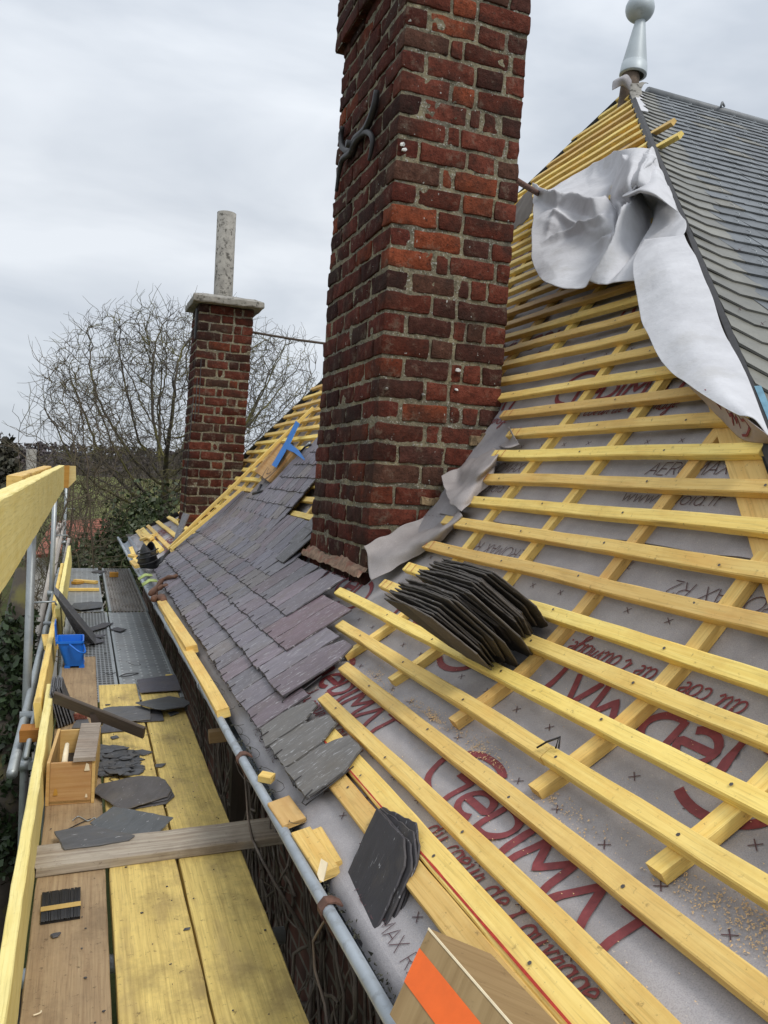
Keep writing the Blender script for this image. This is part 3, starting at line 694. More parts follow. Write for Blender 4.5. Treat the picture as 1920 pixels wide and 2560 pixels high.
def build_slates():
    mb = MB(); hk = MB(); r = rng
    for k in range(14):
        s = -.001+.1232*k; y = YR[k]; j = 0
        while y < YL[k]+.05:
            w = r.uniform(.165, .205) if j > 1 or k == 0 and j != 0 else r.uniform(.19, .21)
            if k == 0 and j == 0: w = .222
            if k == 0 and j == 1: w = .20
            if k == 0 and j == 2: w = .165
            first = (j < 2 and k > 0) or (k == 0 and j < 3)
            L = .195 if k == 0 else .305
            if k in (3, 4) and y < 4.3 and s+L > x2s(1.16): L = max(.14, x2s(1.15)-s)
            col = (np.array(SL_COL[r.integers(len(SL_COL))])*.55+np.array((.150, .138, .160))*.45)*r.uniform(.72, 1.15)*np.array((1.03, .98, 1.0))
            if k == 2 and j < 2: col = np.array((.155, .105, .122))
            if k == 0 and j < 3: col = np.array((.135, .125, .115))
            if k == 1 and j < 1: col = np.array((.14, .108, .125))
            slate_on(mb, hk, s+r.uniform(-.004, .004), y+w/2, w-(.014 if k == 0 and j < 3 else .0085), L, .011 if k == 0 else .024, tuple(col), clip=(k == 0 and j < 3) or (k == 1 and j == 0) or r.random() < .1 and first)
            y += w; j += 1
    # starter course under the first row
    y = 2.02
    while y < 6.4: slate_on(mb, None, .002, y+.1, .2, .13, .006, (.035, .032, .03)); y += .205
    for (k, yy) in ((0, 1.905), (1, 2.56), (2, 2.94), (3, 3.33)):   # long empty hooks waiting at the end of each course
        s = .1232*k; tube(hk, [RP(s2x(s+.15), yy+.004, .012), RP(s2x(s+.05), yy-.002, .012), RP(s2x(s-.006), yy-.004, .012), RP(s2x(s-.01), yy+.006, .018), RP(s2x(s+.008), yy+.012, .024), RP(s2x(s+.03), yy+.012, .027)], .0021, 5)
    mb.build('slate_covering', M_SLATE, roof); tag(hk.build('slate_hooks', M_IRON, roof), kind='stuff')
    # loose slates wedged beside the chimney
    mb = MB()
    for (y, s, w) in ((4.30, .60, .2), (4.38, .74, .21), (4.36, .86, .2), (4.42, 1.0, .2)): slate_on(mb, None, s, y, w, .30, .03, (.09, .085, .09))
    mb.build('chimney_side_slates', M_SLATE, roof)
build_slates()

# ---- end slope with old slates
def zend(y): return zt(XA-(YA-y)/1.64) if y < YA else zt(XA)
def EP(x, y, off=0):
    dz = (zend(y+.01)-zend(y-.01))/.02; n = unit(np.array([0, -dz, 1.])); return np.array([x, y, zend(y)])+n*off
_ye = np.linspace(-.2, YA, 600); _ze = np.array([zend(y) for y in _ye]); _ae = np.concatenate([[0], np.cumsum(np.hypot(np.diff(_ye), np.diff(_ze)))])
def build_end_slope():
    mb = MB(); r = rng
    mb.add([v for y in np.linspace(-.2, YA, 30) for v in (EP(XA-(YA-y)/1.64, y, -.03), EP(9.2, y, -.03))], [[2*i, 2*i+1, 2*i+3, 2*i+2] for i in range(29)], None, col=(.05, .05, .05))
    hk = MB(); a = 0.; row = 0; E = .118
    while a < _ae[-1]-.05:
        y = float(np.interp(a, _ae, _ye)); y1 = float(np.interp(a+E*2.2, _ae, _ye)); yb = float(np.interp(a+E*.95, _ae, _ye))
        hx = XA-(YA-y)/1.64; hx1 = XA-(YA-y1)/1.64; hxb = XA-(YA-yb)/1.64; w = .215; off = (row % 2)*w/2
        bend = hx+.24+.03*r.uniform(-1, 1); x = bend
        # hip slate: lower edge climbs to the hip
        c = np.array((.145, .14, .115))*r.uniform(.75, 1.25); p = [EP(hxb+.015, yb, .016), EP(hx+.13, y+.016, .018), EP(bend+.012, y+.0, .018), EP(bend+.06, y1, .004), EP(hx1+.02, y1, .004)]
        n = unit(np.cross(p[2]-p[0], p[3]-p[0])); n = n if n[2] > 0 else -n
        plate(mb, p, n, .010, .001, .06, tuple(c), edge=.35); x0 = x-off*.5  # edge colour darkened to paint the shade under the hip slate
        while x0 < 8.6:
            ww = w if x0 > x else w-(x-x0); xs_ = max(x0, x); c = np.array((.088, .098, .106))*r.uniform(.75, 1.25)
            if r.random() < .06: c = np.array((.14, .13, .10))
            dv = r.uniform(-.003, .003); p = [EP(xs_, y+dv, .019), EP(xs_+ww-.007, y-dv, .019), EP(xs_+ww-.007, y1, .003), EP(xs_, y1, .003)]
            n = unit(np.cross(p[1]-p[0], p[3]-p[0])); n = n if n[2] > 0 else -n
            plate(mb, p, n, .010, .0008, .08, tuple(c), edge=.35)  # dark edge colour stands in for shade in the slate joints
            if xs_ < 5.5:
                q = EP(xs_+ww/2, y, .024); tube(hk, [q+np.array([0, .03, .012]), q+np.array([0, 0, 0]), q+np.array([0, -.008, .004]), q+np.array([0, -.004, .016]), q+np.array([0, .02, .03])], .0018, 4)
            x0 += w
        a += E; row += 1
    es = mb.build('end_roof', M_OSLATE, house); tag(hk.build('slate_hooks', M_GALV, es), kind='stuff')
    mb = MB(); zr = zt(XA)                                    # rear slope and gable, seen only from elsewhere
    V = []
    for y in np.linspace(YB, 10.25, 24): V += [(XA-(y-YB)/1.70, y, zt(max(.5, XA-(y-YB)/1.70))), (9.2, y, zt(max(.5, XA-(y-YB)/1.70)))]
    mb.add(V, [[2*i, 2*i+1, 2*i+3, 2*i+2] for i in range(23)], None, col=(.1, .11, .12))
    V = [(9.0, y, zend(y) if y < YA else zt(max(.5, XA-(max(y, YB)-YB)/1.70))) for y in np.linspace(-.2, 10.25, 60)]
    mb.add(V+[(9.0, 10.25, .3), (9.0, -.2, .3)], [list(range(62))], None, col=(.2, .1, .07)); mb.build('rear_roof', M_OSLATE, house)
    mb = MB(); pts = [(x, YA+.05, zr+.045) for x in (3.95, 5, 6.5, 9.2)]
    tube(mb, pts, .04, 10); tube(mb, [(p[0], p[1]-.05, p[2]-.05) for p in pts], .02, 6)
    for x in (4.6, 5.5, 6.3): tube(mb, [(x, YA-.03, zr+.04), (x+.02, YA-.02, zr+.085), (x+.09, YA+.03, zr+.09)], .009, 5)
    mb.build('ridge_cap', m_simple('dull_lead', (.17, .18, .19), .55, .2, 12), house)
    # felt and torn flashing strip along the near hip
    mb = MB(); V = []; X = np.linspace(1.0, XA-.05, 70)
    for i, x in enumerate(X):
        y = ynear(x); q = RP(x, y, .0); w = .014+.006*noise.noise(Vector((x*8, 0, 0)))
        V += [q+np.array([-.004, .014, -.012]), q+np.array([.0, 0, .016]), EP(x+.006, y-w*.7, .024)]
    mb.add(V, [[i*3+k, i*3+k+1, i*3+k+4, i*3+k+3] for i in range(69) for k in range(2)], None, smooth=False); mb.build('hip_felt_strip', M_IRON, house)
    blue = m_simple('blue_rag', (.16, .32, .42), .7, .2, 30)
    for (x0, x1, wd, m) in ((1.64, 1.72, .004, blue), (3.35, 3.66, .035, M_WHITE)):
        mb = MB(); V = []; X = np.linspace(x0, x1, 40)
        for x in X:
            y = ynear(x); o = max(.15, .5+1.1*noise.noise(Vector((x*22, wd*90, 0))))
            V += [EP(x+.004, y-.006, .024), EP(x+.012+wd*o, y-.012-wd*o, .034)]
        mb.add(V, [[2*i, 2*i+1, 2*i+3, 2*i+2] for i in range(39)], None); mb.build('torn_flashing', m, house)
build_end_slope()

# ---- finial
def build_finial():
    P = onroof(1590, 213)+np.array([0.03, .05, .02]); r0 = bp(1578, 185, y=P[1]); rt = bp(1603, 0, y=P[1]); ax = unit(rt-r0)
    def at(px, py): return bp(px, py, y=P[1])
    fp = MB(); lathe(fp, [(.07, -.25), (.066, .02), (.05, .12)], r0-ax*.06, ax, 16); f = fp.build('finial', m_simple('brown_post', (.12, .085, .06), .8, .4, 20), house)
    mb = MB(); sc = np.linalg.norm(at(1600, 180)-at(1545, 180))
    b = at(1582, 190); t = at(1600, 48); L = np.linalg.norm(t-b)
    lathe(mb, [(.08, .0), (.10, .006), (.10, .012), (.094, .085), (.090, .088), (.090, .094), (.040, L-.03), (.036, L)], b, ax, 28); c_ = mb.build('cone', M_ZINCF, f)
    mb = MB(); c = at(1600, 22); R = .42*np.linalg.norm(at(1634, 22)-at(1566, 22)); lathe(mb, [(R*math.cos(R_(a)), R*.92*math.sin(R_(a))) for a in range(-84, 91, 8)], c, ax, 28)
    lathe(mb, [(.03, R*.8), (.035, R*1.1), (.02, R*1.5), (.012, R*2.6), (.0, R*2.7)], c, ax, 12); mb.build('ball', M_ZINCF, f)
    mb = MB(); q = np.array(P)
    net = [[bp(1530, 225, y=P[1]-.05), bp(1556, 215, y=P[1]-.1), bp(1580, 232, y=P[1]-.12)], [bp(1532, 205, y=P[1]), bp(1556, 195, y=P[1]-.12), bp(1578, 210, y=P[1]-.12)], [bp(1548, 195, y=P[1]+.02), bp(1566, 186, y=P[1]-.1), bp(1578, 202, y=P[1]-.1)]]
    patch(mb, net, 10, 10, .01, 12); solid(mb.build('flashing_flap', M_MEM, f), .002)
    mb = MB(); patch(mb, [[bp(1574, 210, y=P[1]-.15), bp(1590, 207, y=P[1]-.17), bp(1618, 208, y=P[1]-.17)], [bp(1572, 225, y=P[1]-.17), bp(1590, 222, y=P[1]-.2), bp(1610, 214, y=P[1]-.2)], [bp(1585, 268, y=P[1]-.32), bp(1590, 262, y=P[1]-.33), bp(1594, 258, y=P[1]-.33)]], 8, 10, .015, 15); solid(mb.build('mortar_fillet', M_CONC, f), .004)
build_finial()

# ---- gutter
def gx(y): return .520-.0088*y
def build_gutter():
    mb = MB(); ys = np.linspace(-.7, 10.35, 90); V = []; prof = [(0, 0)]+[(.062-.062*math.cos(R_(a)), -.062*math.sin(R_(a))*1.15) for a in range(15, 181, 15)]+[(.125, .03)]
    K = len(prof)
    def zg(y): return .36+.004*math.sin(y*2.1)
    for y in ys:
        for (a, b) in prof: V.append((gx(y)+a+.003*noise.noise(Vector((y*1.7, 0, 0))), y, zg(y)+b))
    mb.add(V, [[i*K+j, (i+1)*K+j, (i+1)*K+j+1, i*K+j+1] for i in range(len(ys)-1) for j in range(K-1)], None, smooth=True)
    tube(mb, [(gx(y)+.003*noise.noise(Vector((y*1.7, 0, 0))), y, zg(y)+.003) for y in ys], .0135, 10)
    g = solid(mb.build('gutter', M_ZINC, house), .0015)
    rusty = [bp(*z7(270, 680), z=.36)[1], bp(*z7(775, 1545), z=.36)[1]]
    for y in list(rusty)+[3.3, 3.95, 4.6, 5.3, 6.0, 6.7, 7.4, 8.1, 8.8, 9.4, 10.0]:
        mb = MB(); pts = [(gx(y)+.03, zg(y)+.010), (gx(y)+.012, zg(y)+.020), (gx(y)-.004, zg(y)+.0205), (gx(y)-.0165, zg(y)+.006), (gx(y)-.0150, zg(y)-.006), (gx(y)-.008, zg(y)-.016)]+[(gx(y)+.062-.067*math.cos(R_(a)), zg(y)-.067*1.15*math.sin(R_(a))) for a in range(20, 181, 20)]
        V = []
        w = .014 if y in rusty else .008
        for (x, z) in pts: V += [(x, y-w, z), (x, y+w, z)]
        mb.add(V, [[2*i, 2*i+1, 2*i+3, 2*i+2] for i in range(len(pts)-1)], None); solid(mb.build('bracket', M_RUST if y in rusty else M_ZINC, g), .004)
    # joint collars
    mb = MB(); r = rng
    for k in range(700):
        y = r.uniform(.7, 2.6) if k < 420 else r.uniform(2.6, 9); p = np.array([gx(y)+.018+abs(r.normal(0, .012)), y, zg(y)-.012+r.uniform(0, .02)]); s = r.uniform(.002, .007)
        mb.add(p+r.uniform(-s, s, (4, 3)), [[0, 1, 2], [0, 2, 3], [0, 3, 1], [1, 3, 2]], None)
    for k in range(9):
        y = 1.9+k*.16+r.uniform(-.05, .05); x = gx(y)+.03; p = [np.array([x+.012*math.cos(t*2.2+k)*(1+t*.3), y+.03*math.sin(t*2+k), zg(y)+.012+.012*t]) for t in np.linspace(0, 3, 9)]; tube(mb, p, .0009, 3)
    o = mb.build('gutter_debris', M_MOSS); tag(o, 'dark moss crumbs and wire ends lying along the gutter', 'debris', None, 'stuff')
    # boxed rafter ends / strut under the eaves
    p = z7(240, 1000); y = bp(*z7(240, 690), z=.30)[1]
    tp = bp(*z7(235, 690), x=.72); bt = bp(*z7(232, 1060), x=.72); mb = MB(); beam(mb, (.72, tp[1], .30), (.72, tp[1], bt[2]), (0, 1, 0), .09, .05, 6, .003); mb.build('eaves_post', M_DKIRON_SHADE, house)  # wooden post; the shade under the eaves is put into its dark colour
    mb = MB(); beam(mb, (.55, 3.42, .10), (.82, 3.40, .12), (0, 0, 1), .05, .05, 2, .002); mb.build('bracing_strut', M_BROWNW, house)
build_gutter()
# ================================================================ CHIMNEYS
def brick_mesh(mb, c, half, col, seed, dark=1.):
    r = .008; g = [np.array([-1, -1+r/h, -.5, 0, .5, 1-r/h, 1]) if h > .08 else (np.array([-1, -1+r/h, 0, 1-r/h, 1]) if h > .03 else np.array([-1, 0, 1])) for h in half]
    V = []; Fs = []
    for ax in range(3):
        a, b = (ax+1) % 3, (ax+2) % 3
        for sg in (-1, 1):
            base = len(V); na, nb = len(g[a]), len(g[b])
            for i in range(na):
                for j in range(nb):
                    p = np.zeros(3); p[ax] = sg*half[ax]; p[a] = g[a][i]*half[a]; p[b] = g[b][j]*half[b]
                    q = np.clip(p, -(half-r), half-r); d = p-q; L = np.linalg.norm(d); p = q+d/L*r if L > 1e-9 else p
                    w = c+p; V.append(w+np.array(noise.noise_vector(Vector(w*24)))*.0065+np.array(noise.noise_vector(Vector(w*9)+Vector((seed, 0, 0))))*.006)
            for i in range(na-1):
                for j in range(nb-1):
                    f = [base+i*nb+j, base+(i+1)*nb+j, base+(i+1)*nb+j+1, base+i*nb+j+1]; Fs.append(f if sg > 0 else f[::-1])
    mb.add(V, Fs, None, col, 0, True)
def chimney_shaft(mbb, mbm, x0, x1, y0, y1, z0, z1, lean, ch, seed, soot=1., bl=.222, broken=None):
    r = np.random.default_rng(seed); J = .0155
    def fill(a, b, odd):
        out = []; p = a; k = odd
        while p < b-.03:
            L = bl*r.uniform(.94, 1.06) if k % 2 == 0 or odd == 2 else (.052 if r.random() < .6 else bl*.5)
            if b-p-L < .075: L = b-p
            out.append((p, p+L)); p += L+J; k += 1
        return out
    z = z0; k = 0; D = .105
    def shear(V):
        V = np.array(V); V[:, 0] += lean*(V[:, 2]-z0); return V
    t1 = MB()
    while z < z1:
        hh = (ch-J)/2*r.uniform(.95, 1.05); zc = z+hh
        def brick(cx, cy, hx, hy, face):
            cz = zc+r.uniform(-.003, .003); b = r.random(); c = np.array((.160, .046, .030))*r.uniform(.62, 1.25)
            if b < .22: c = np.array((.085, .034, .026))*r.uniform(.7, 1.2)
            elif b < .32: c = np.array((.235, .062, .030))
            elif b < .40: c = np.array((.105, .05, .035))
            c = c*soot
            if face == 'L': c = c*np.array((.62, .60, .66))  # left-face bricks: soot, plus the shade of that side put into the colour
            pro = r.uniform(-.003, .003)
            if broken and broken(cx, cy, cz): return
            brick_mesh(t1, np.array([cx, cy, cz]), np.array([hx+pro, hy+pro, hh]), tuple(c), seed)
        if k % 2 == 0:
            for (a, b) in fill(x0, x1, 0): brick((a+b)/2, y0+D/2, (b-a)/2, D/2, 'F'); 
            for (a, b) in fill(x0, x1, 0): brick((a+b)/2, y1-D/2, (b-a)/2, D/2, 'B')
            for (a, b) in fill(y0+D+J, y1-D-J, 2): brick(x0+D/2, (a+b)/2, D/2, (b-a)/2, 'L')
            for (a, b) in fill(y0+D+J, y1-D-J, 2): brick(x1-D/2, (a+b)/2, D/2, (b-a)/2, 'R')
        else:
            for (a, b) in fill(x0+D+J, x1-D-J, 0): brick((a+b)/2, y0+D/2, (b-a)/2, D/2, 'F')
            for (a, b) in fill(x0+D+J, x1-D-J, 0): brick((a+b)/2, y1-D/2, (b-a)/2, D/2, 'B')
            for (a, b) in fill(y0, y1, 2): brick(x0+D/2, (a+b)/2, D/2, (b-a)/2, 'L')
            for (a, b) in fill(y0, y1, 2): brick(x1-D/2, (a+b)/2, D/2, (b-a)/2, 'R')
        z += ch; k += 1
    for V in t1.v: V[:, 0] += lean*(V[:, 2]-z0)
    off = mbb.n; mbb.v += t1.v; mbb.n += t1.n; mbb.f += [[off+i for i in f] for f in t1.f]; mbb.uv += t1.uv; mbb.c += t1.c; mbb.m += t1.m; mbb.sm += t1.sm
    e = .0065; q = .017; X0, X1, Y0, Y1 = x0+e, x1-e, y0+e, y1-e
    def face(a, b):
        a = np.array(a); b = np.array(b); L = np.linalg.norm(b-a); n = max(2, int(L/q)); m = int((z1-z0)/q); V = []; nn = np.array([(b-a)[1], -(b-a)[0], 0])/L
        for j in range(m+1):
            zz = z0+(z1-z0)*j/m
            for i in range(n+1):
                p = np.array([*(a+(b-a)*i/n), zz]); f = 0 if i in (0, n) else .0045
                p = p+nn*f*(noise.noise(Vector(p*45))+.8*noise.noise(Vector(p*16))); p[0] += lean*(zz-z0); V.append(p)
        mbm.add(V, [[j*(n+1)+i, j*(n+1)+i+1, (j+1)*(n+1)+i+1, (j+1)*(n+1)+i] for j in range(m) for i in range(n)], None, smooth=True)
    face((X0, Y0), (X1, Y0)); face((X1, Y0), (X1, Y1)); face((X1, Y1), (X0, Y1)); face((X0, Y1), (X0, Y0))
    mbm.add([(X0+lean*(z1-z0), Y0, z1), (X1+lean*(z1-z0), Y0, z1), (X1+lean*(z1-z0), Y1, z1), (X0+lean*(z1-z0), Y1, z1)], [[0, 1, 2, 3]], None)
def build_chimneys():
    lean = .024
    big = thing('brick_chimney', (1.48, 3.7, .7), 'tall thick brick chimney in the middle with an iron anchor on its side', 'chimney', 'brick chimneys')
    a, b = MB(), MB(); chimney_shaft(a, b, 1.18, 1.795, 3.25, 4.18, .68, 3.72, lean, .0955, 11)
    sh = b.build('shaft', M_MORTAR, big); a.build('bricks', M_BRICK, sh)
    # projecting band near the top
    a, b = MB(), MB(); chimney_shaft(a, b, 1.18-.04+lean*2.9, 1.795+.04+lean*2.9, 3.25-.02, 4.18+.05, 3.585, 4.07, lean, .0955, 12)
    cb = b.build('corbel', M_MORTAR, big); a.build('bricks', M_BRICK, cb)
    mb = MB(); fr = MB()                                     # plaster fillet and broken brick at the foot
    fm = MB(); patch(fm, [[RP(1.148, y, .012+.006*math.sin(y*9)) for y in np.linspace(3.22, 4.2, 8)], [RP(1.168, y, .018) for y in np.linspace(3.22, 4.2, 8)], [np.array([1.172, y, zt(1.172)+.018+.010*math.sin(y*13)]) for y in np.linspace(3.235, 4.2, 8)], [np.array([1.186, y, zt(1.172)+.030+.010*math.sin(y*11)]) for y in np.linspace(3.24, 4.2, 8)]], 50, 14, .009, 26)
    fm.build('mortar_fillet', m_simple('crumbling_mortar', (.26, .17, .115), .95, .4, 34, bumpd=.006, blot=((.24, .09, .06), 16., .52, .7)), big)
    for (px, py, s) in ((1225, 1096, .035), (1200, 1102, .04), (1105, 1252, .03), (1070, 1252, .028)):
        brick_mesh(mb, bp(px, py, y=3.25), np.array([s*1.4, .016, s*.6]), (.36, .26, .15), 6)
    for (px, py, s) in ((1005, 361, .012), (1145, 925, .012), (1135, 256, .006), (1140, 295, .005), (1010, 375, .01), (1140, 975, .008), (965, 970, .007), (1060, 985, .007)):
        for q in range(5): brick_mesh(mb, bp(px+rng.uniform(-6, 6)*s*50, py+rng.uniform(-3, 3)*s*50, y=3.243), np.array([s*.6, .005, s*.5]), (.75, .75, .72), 6)
    tag(mb.build('mortar_crumbs', M_BRICK, big), kind='stuff')
    # wrought iron wall anchor on the left face
    mb = MB(); X = lambda z: 1.18+lean*(z-.68)-.022
    def L(pts, r): 
        P = []
        for (u, v) in pts:
            q = bp(*z3(u, v), x=1.215); P.append(np.array([X(q[2]), q[1], q[2]]))
        P = [spl(P, i/24) for i in range(25)]; tube(mb, P, [r*(.5+.5*math.sin(math.pi*min(1, .15+i/24*.9))) for i in range(25)], 7)
    L([(535, 500), (520, 600), (480, 710), (420, 770), (400, 840), (350, 880), (330, 960), (318, 1060)], .019)
    L([(345, 700), (335, 760), (350, 820), (395, 835), (430, 770), (480, 730), (515, 760), (512, 830), (500, 890)], .017)
    q = bp(*z3(400, 800), x=1.215); tube(mb, [(X(q[2])-.03, q[1], q[2]), (X(q[2])+.05, q[1], q[2])], .02, 8)
    mb.build('wall_anchor', M_IRON, big)
    # underlay dressed up against the chimney
    def fl(pts, y=None): return [bp(*z5(u, v), y=yy) for (u, v, yy) in pts]
    mb = MB(); R = lambda u, v, o: onroof(*z5(u, v), o)
    n1 = [[bp(*z5(497, 1108), y=3.235), bp(*z5(640, 1030), y=3.235), bp(*z5(780, 962), y=3.235), bp(*z5(900, 905), y=3.235), bp(*z5(1010, 825), y=3.235)],
          [bp(*z5(515, 1150), y=3.21), bp(*z5(660, 1090), y=3.19), bp(*z5(800, 1020), y=3.18), bp(*z5(930, 950), y=3.17), bp(*z5(1045, 870), y=3.16)],
          [bp(*z5(520, 1220), y=3.18), R(690, 1150, .02), R(830, 1075, .015), R(960, 1005, .01), R(1080, 905, .01)],
          [R(548, 1310, .012), R(720, 1215, -.03), R(860, 1130, -.04), R(980, 1050, -.04), R(1090, 935, -.04)]]
    patch(mb, n1, 60, 36, .010, 13, crease=.006)
    n2 = [[bp(*z5(958, 682), y=3.2), bp(*z5(1050, 640), y=3.23), bp(*z5(1150, 575), y=3.235), bp(*z5(1250, 505), y=3.22)],
          [bp(*z5(975, 760), y=3.12), bp(*z5(1070, 720), y=3.12), R(1180, 660, .05), R(1290, 555, .02)],
          [R(1010, 850, .05), R(1090, 800, .045), R(1185, 720, .01), R(1270, 640, -.03)],
          [R(1085, 908, .02), R(1125, 860, .0), R(1190, 790, -.04), R(1250, 720, -.045)]]
    patch(mb, n2, 44, 36, .010, 13, seed=2, crease=.006)
    n3 = [[bp(*z5(1280, 150), y=3.5), bp(*z5(1290, 170), y=3.42), bp(*z5(1300, 200), y=3.36)],
          [bp(*z5(1272, 300), y=3.4), bp(*z5(1310, 320), y=3.3), bp(*z5(1355, 370), y=3.26)],
          [bp(*z5(1270, 440), y=3.3), bp(*z5(1320, 440), y=3.22), R(1365, 410, .02)],
          [bp(*z5(1275, 500), y=3.23), R(1330, 520, .0), R(1425, 500, -.03)]]
    patch(mb, n3, 16, 22, .006, 11, seed=5)
    solid(mb.build('underlay_upstand', m_membrane('brownish_underlay', (.37, .335, .325)), big), .0012)
    # --- small chimney
    Y0, x0, x1 = 8.1, .965, 1.52
    sm = thing('brick_chimney', (1.27, 8.35, .6), 'small far brick chimney with a slab cap and round flue pipe', 'chimney', 'brick chimneys')
    a, b = MB(), MB(); chimney_shaft(a, b, x0, x1, Y0, 8.62, .55, 2.93, .028, .0925, 21, .72)
    s2 = b.build('shaft', M_MORTAR, sm); a.build('bricks', M_BRICK, s2)
    zc = 2.95; lx = .066; mb = MB(); X0, X1, Ya, Yb = x0-.07+lx, x1+.085+lx, Y0-.10, 8.62+.08; V = []
    for zz, ins in ((zc, .006), (zc+.01, 0), (zc+.055, 0), (zc+.065, .01), (zc+.095, .12)):
        ring = []
        for (p, q) in (((X0, Ya), (X1, Ya)), ((X1, Ya), (X1, Yb)), ((X1, Yb), (X0, Yb)), ((X0, Yb), (X0, Ya))):
            for i in range(10):
                t = i/10; x, y = p[0]+(q[0]-p[0])*t, p[1]+(q[1]-p[1])*t; cx, cy = (X0+X1)/2, (Ya+Yb)/2; f = 1-ins*2.
                w = np.array([cx+(x-cx)*f, cy+(y-cy)*f, zz]); ring.append(w+np.array(noise.noise_vector(Vector(w*20)))*.010)
        V += ring
    Fs = [[k*40+i, k*40+(i+1) % 40, (k+1)*40+(i+1) % 40, (k+1)*40+i] for k in range(4) for i in range(40)]+[[160+i for i in range(40)], [39-i for i in range(40)]]
    mb.add(V, Fs, None); mb.build('cap', M_CONC, sm)
    p0 = bp(*z1p(1159, 155), y=8.38); p1 = bp(567, 534, y=8.38); R = .5*np.linalg.norm(bp(*z1p(1110, 100), y=8.38)-bp(*z1p(1208, 100), y=8.38))
    mb = MB(); u = unit(p1-p0); lathe(mb, [(R, -.3), (R, np.linalg.norm(p1-p0)), (R*.8, np.linalg.norm(p1-p0)), (R*.8, .2)], p0, u, 22); mb.build('flue_pipe', M_CONC, sm)
    mb = MB(); 
    for k in range(3): tube(mb, [(x0-.012+.04*k, Y0+.02, .7), (x0+.02+.04*k, Y0+.015, 1.5), (x0+.045+.03*k, Y0-.012, 2.0+.2*k)], .004, 5)
    beam(mb, (x0+.02+lx, Y0+.10, 2.6), (x0+.03+lx, Y0+.09, 2.9), (0, 1, 0), .09, .05, 3, .01, .01); mb.build('iron_strap', M_IRON, sm)
    # --- stays
    s = bp(627, 830, y=8.3); e = onroof(870, 866, -.02)
    mb = MB(); tube(mb, [s-np.array([.1, 0, 0]), s, (s+e)/2-np.array([0, 0, .01]), e], .013, 8); mb.single('tie_rod', M_DKIRON_SHADE, 'thin rusty rod running from the small far chimney behind the big one', 'tie rod', 'iron stays')
    s = bp(1272, 440, y=3.75); e = onroof(1388, 509, -.02)
    mb = MB(); tube(mb, [s-np.array([.08, 0, 0]), s, e], .017, 8); mb.single('tie_rod', M_RUST, 'short rusty rod leaving the big chimney under the white fleece sheet', 'tie rod', 'iron stays')
    mb = MB(); p = [onroof(*c4(500, 1135), .03), onroof(*c4(535, 1110), .05), onroof(*c4(620, 920), .16), onroof(*c4(580, 905), .16)]
    n = unit(np.cross(p[1]-p[0], p[2]-p[1])); plate(mb, p, n if n[2] > 0 else -n, .02, .002, .05, (.10, .095, .10)); mb.single('old_board', M_SLATE, 'dark grey board leaning against the foot of the small chimney', 'board')
z1p = cz1
build_chimneys()

